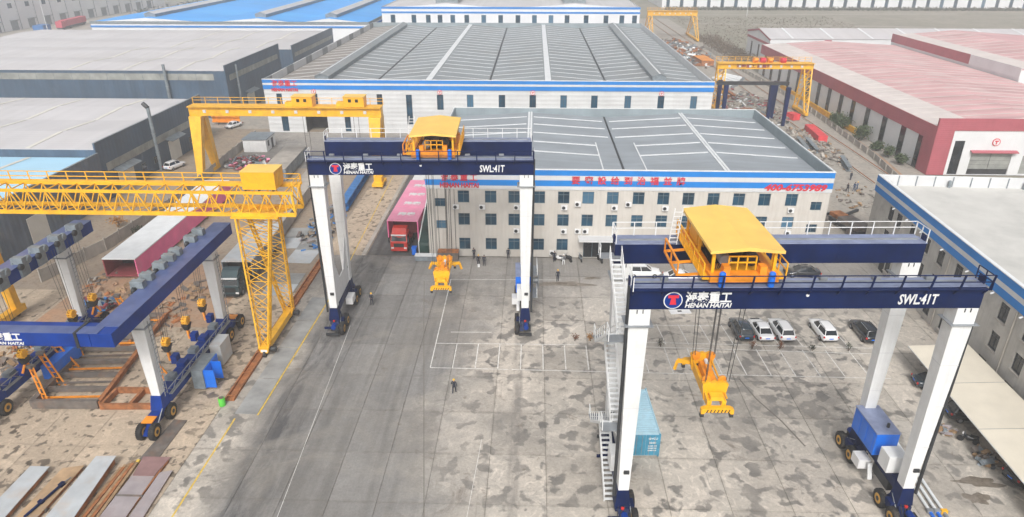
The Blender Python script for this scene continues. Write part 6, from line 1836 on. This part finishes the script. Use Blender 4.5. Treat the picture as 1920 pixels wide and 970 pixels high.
for i, (lb, q, z, mt) in enumerate(PL):
    cx_, cy_ = sum(p[0] for p in q)/4, sum(p[1] for p in q)/4
    o = thing('steel_plate', lb, 'steel plate', (cx_, cy_, 0), 0, 'steel plates stacked at the lower left')
    b = MB(); vs = [(p[0]-cx_, p[1]-cy_, z) for p in q] + [(p[0]-cx_, p[1]-cy_, z+.05) for p in q]
    b.add(vs, [(3,2,1,0),(4,5,6,7),(0,1,5,4),(1,2,6,5),(2,3,7,6),(3,0,4,7)]).build('plate', mt, o)
    if z > .1:
        for k in range(3):
            yy = (q[0][1]-cy_) - 1.2 - k*3.4
            bar('bearer', (q[0][0]-cx_+.1, yy, z/2), (q[1][0]-cx_-.1, yy, z/2), .22, z-.012, rustg, o)
        bar('edge_channel', (q[1][0]-cx_-.1, q[1][1]-cy_-.3, z*.6), (q[2][0]-cx_-.1, -6, z*.6), .12, z*.6, rust, o)
for i in range(5):
    x0 = -35.7+i*.33
    o = thing('timber_plank', ['leftmost long plank in the timber bundle', 'second long plank in the timber bundle', 'middle long plank in the timber bundle', 'fourth long plank in the timber bundle', 'rightmost long plank with a yellow end'][i], 'plank', (x0, 40.5, 0), R(-1.5+i*.8), 'timber planks between the plates')
    MB().box(-.13, -6.5, .02, .13, 4.6+.25*i, .24+.06*(i % 2)).build('plank', wood if i % 2 == 0 else rust, o)
    MB().box(-.135, 4.3+.25*i, .015, .135, 4.62+.25*i, .25+.06*(i % 2)).build('painted_end', lineY if i == 4 else wood, o)
bj = thing('blue_jack', 'small navy steel jack lying on the ochre plate', 'jack', (-39.3, 42.0, .37), R(-12))
MB().tube((0, -3.0, .12), (0, .4, .14), .11, 10).build('tube', navy, bj); MB().box(-.3, -1.5, .0, .12, -1.2, .22).build('bracket', navy, bj); MB().box(-.16, .4, .0, .16, .85, .3).build('foot', navy, bj); bar('rod', (0, .85, .15), (.1, 1.5, .15), .07, .07, grey, bj)

# steel grillage with cross members under the hoist
gr = thing('steel_grillage', 'brown-grey steel ladder frame lying on the ground under the hoist', 'steel frame', (0, 0, 0))
A0, A1, B0, B1 = Vector((-48.9, 53.2, .55)), Vector((-50.6, 70.5, .55)), Vector((-42.4, 53.4, .55)), Vector((-44.4, 71.0, .55))
bar('main_beam', A0, A1, .5, .7, rustg, gr); bar('main_beam', B0, B1, .4, .5, rust, gr)
for k in range(8):
    u = k/7
    p, q = A0.lerp(A1, u), B0.lerp(B1, u)
    bar('cross_beam', p, q, .38, .45 if k else .9, rustg, gr)
    if k < 7:
        u2 = (k+.55)/7
        bar('cross_pipe', A0.lerp(A1, u2)-Vector((0,0,.25)), B0.lerp(B1, u2)-Vector((0,0,.1)), .16, .16, orange if k % 2 == 0 else rustg, gr)
rg = thing('rusty_frame', 'low rusty red steel frame beside the hoist front leg', 'steel frame', (0, 0, 0))
for p, q in (((-42.2, 53.3, .35), (-36.6, 53.5, .35)), ((-42.0, 56.0, .35), (-36.4, 56.0, .35)), ((-42.1, 53.3, .35), (-42.0, 56, .35)), ((-36.5, 53.5, .35), (-36.4, 56, .35)), ((-39.3, 53.4, .35), (-39.2, 56, .35))):
    bar('channel', p, q, .3, .6, rust, rg)
for i, (x, y, a) in enumerate(((-48.9, 54.6, 4), (-49.3, 57.3, 3), (-49.9, 60.2, 4), (-50.3, 62.8, 3), (-48.4, 69.8, 2), (-37.2, 56.8, 3))):
    o = thing('orange_stand', ['orange ladder-like stand nearest the left big tyre', 'second orange stand along the grillage', 'third orange stand along the grillage', 'fourth orange stand along the grillage', 'farthest orange stand at the grillage end', 'orange tripod stand beside the hoist front leg'][i], 'stand', (x, y, 0), R(20*(i % 3)-15), 'orange support stands')
    for s in (-.3, .3):
        bar('rail', (s+.8, -.3, 0), (s-.9, .5, 3.4), .12, .16, orange, o)
    for k in range(6):
        t_ = (k+.5)/6
        bar('rung', (-.3+.8-1.7*t_, -.3+.8*t_, 3.4*t_), (.3+.8-1.7*t_, -.3+.8*t_, 3.4*t_), .08, .08, orange, o)
    bar('back_leg', (-.9, .5, 3.3), (-1.5, 1.4, 0), .1, .1, orange, o)
    MB().cbox(-.9, .5, 3.5, .7, .5, .3).build('head', rustg, o)
dm = thing('oil_drum', 'bright green oil drum beside the rusty rail trough', 'drum', (-30.5, 54.3, 0))
MB().lathe([(0,.30),(.02,.32),(.3,.32),(.32,.335),(.34,.32),(.6,.32),(.62,.335),(.64,.32),(.88,.32),(.9,.30)], 'Z', 20).build('shell', green, dm); MB().lathe([(.9,.25),(.93,.25)], 'Z', 16).build('lid', rustg, dm)
# pipes beside the foreground crane
for i in range(3):
    o = thing('long_pole', ['left long silver pole with blue end by the foreground crane', 'middle long silver pole by the foreground crane', 'right long silver pole with yellow clamp by the foreground crane'][i], 'pole', (32.5+i*.55, 47, .16), R(-1.5), 'silver poles on the yard floor')
    MB().tube((0, -4.8, 0), (0, 6.5, 0), .13, 12).build('tube', skylt, o); MB().tube((0, -6.2, 0), (0, -4.8, 0), .13, 12).build('end_sleeve', blue if i < 2 else grey, o)
    MB().box(-.25, -4.9, -.14, .25, -4.6, .2).build('clamp', ygold if i == 2 else grey, o)
# corner clutter by the office left end
wf = thing('glass_leanto', 'dark glass lean-to with white sloping edge at the office left corner', 'lean-to', (-15.2, 90.4, 0))
MB().prism([(0, 0), (11, 0), (11, 5.6), (0, 2.0)], -1.2, .2, 'X').build('glass_body', glass_mat('green_glass', (.02, .045, .04)), wf)
bar('edge_rail', (-1.25, -.1, 2.05), (-1.25, 11, 5.7), .14, .14, white, wf); bar('corner_post', (-1.25, -.05, 0), (-1.25, -.05, 2.1), .1, .1, white, wf)
crate('planter_box', 'brown rusty skip box against the office wall behind the spreader', -12.0, 89.0, 1.2, 2.9, 1.3, 0, rustg, 0, rust, 'skip')
crate('bike_rack', 'low grey barrier box left of the brown skip', -15.2, 88.6, .9, 3.0, .8, 0, greyp, 0, skylt, 'barrier')
crate('waste_bin', 'small bright blue bin at the office left corner', -17.2, 90.6, .8, .6, 1.1, 0, blue, 0, blue, 'bin')
bd = thing('white_board', 'white board lying flat on the yard under the foreground girder', 'board', (18.5, 74.6, 0), R(8))
MB().box(-1.3, -.55, .02, 1.3, .55, .08).build('board', whiteb, bd); MB().box(-.3, -.1, .08, .2, .15, .12).build('knob', dark, bd)
# dark chassis between office and cement building
ch = thing('steel_chassis', 'dark rusty machine chassis lying between the office and cement building', 'machine', (50.4, 103.2, 0), R(14))
MB().box(-1.5, -4.5, .4, -1.2, 4.5, .9).box(1.2, -4.5, .4, 1.5, 4.5, .9).box(-1.2, -4.4, .5, 1.2, -4.1, .9).box(-1.2, 4.1, .5, 1.2, 4.4, .9).box(-1.2, -.2, .5, 1.2, .2, .9).build('frame', dark, ch)
MB().box(-1.4, -3.8, .9, 1.2, .6, 1.7).build('engine_cover', rustg, ch); MB().box(-.8, 1.2, .9, 1.1, 3.4, 1.5).build('drum_unit', rust, ch)
MB().beam((1.5, 2.5, 1.0), (4.6, 3.6, 1.2), .4, .4).build('axle', dark, ch)
for yy in (-3, 3):
    MB().lathe([(-.2,.5),(.2,.5)], 'X', 16, (-1.7, yy, .5)).build('roller', rustg, ch)
# far items
fr_ = thing('red_lorry', 'pink-red lorry parked in front of the hazy workshop row', 'truck', (-243, 372, 0), R(8))
MB().box(-1.6, -13, 1.4, 1.6, 10, 4.2).build('cargo_box', pm('faded_red', (.55, .08, .12), .6), fr_); MB().box(-1.5, -17, 1.0, 1.5, -13.4, 4.0).build('cab', pm('faded_red', (.55, .08, .12), .6), fr_)
MB().box(-1.2, -17, .5, 1.2, 10, 1.1).build('chassis', dark, fr_)
for yy in (-15, -8, 5, 7.5):
    for s in (-1, 1):
        w = place('wheel', CW, fr_, (s*1.2, yy, .7), 0, (2.2, 2, 2)); place('rim', CR, w)
crate('blue_tarp_stack', 'blue covered stack in front of the far workshop row', -246, 350, 7, 5, 3, R(5), tarp, 0, tarp, 'stack')
pile('scrap_heap', 'pinkish red goods piled along the far top-left street', 'goods', -208, 432, 8, 50, 160, [pinkt, maroon, skylt, concp], 2.5, 30, 3.0)
lg_ = thing('yellow_lying_girder', 'orange-yellow girder lying by the slate warehouse wall', 'steel beam', (-76.4, 166, 0), R(88))
MB().box(-.5, -3.5, .6, .5, 3.5, .8).box(-.06, -3.5, .8, .06, 3.5, 1.9).box(-.5, -3.5, 1.9, .5, 3.5, 2.1).build('i_beam', orange, lg_); bar('trestle', (-.4, -2, 0), (.4, -2, .6), .2, .2, rustg, lg_); bar('trestle', (-.4, 2, 0), (.4, 2, .6), .2, .2, rustg, lg_)
def lamp_post(label, x, y, h_):
    o = thing('lamp_post', label, 'lamp post', (x, y, 0), 0, 'thin far lamp posts')
    MB().tube((0,0,0), (0,0,h_), .14, 8, .08).build('pole', skylt, o); MB().beam((0,0,h_), (1.6,0,h_+.3), .1).build('arm', skylt, o); MB().cbox(1.8, 0, h_+.3, .7, .3, .14).build('lamp_head', greyp, o)
lamp_post('thin white lamp post in front of the far white hall', 125, 430, 14)
lamp_post('thin pole before the far top-left workshop row', -240, 345, 16)

# ------------------------------------------------------------------ haze: the misty air of the day
m = bpy.data.materials.new('haze_air'); m.use_nodes = True
n, l = m.node_tree.nodes, m.node_tree.links
n.clear()
pv = n.new('ShaderNodeVolumePrincipled')
pv.inputs['Color'].default_value = (.90, .915, .94, 1)
pv.inputs['Density'].default_value = .0009
pv.inputs['Anisotropy'].default_value = .2
mo = n.new('ShaderNodeOutputMaterial')
l.new(pv.outputs[0], mo.inputs['Volume'])
hz = MB().box(-1560, -460, -1.2, 1560, 2060, 43.5).build('haze', m)
hz['kind'] = 'stuff'; hz['label'] = 'thin pale haze over the whole yard'; hz['category'] = 'haze'
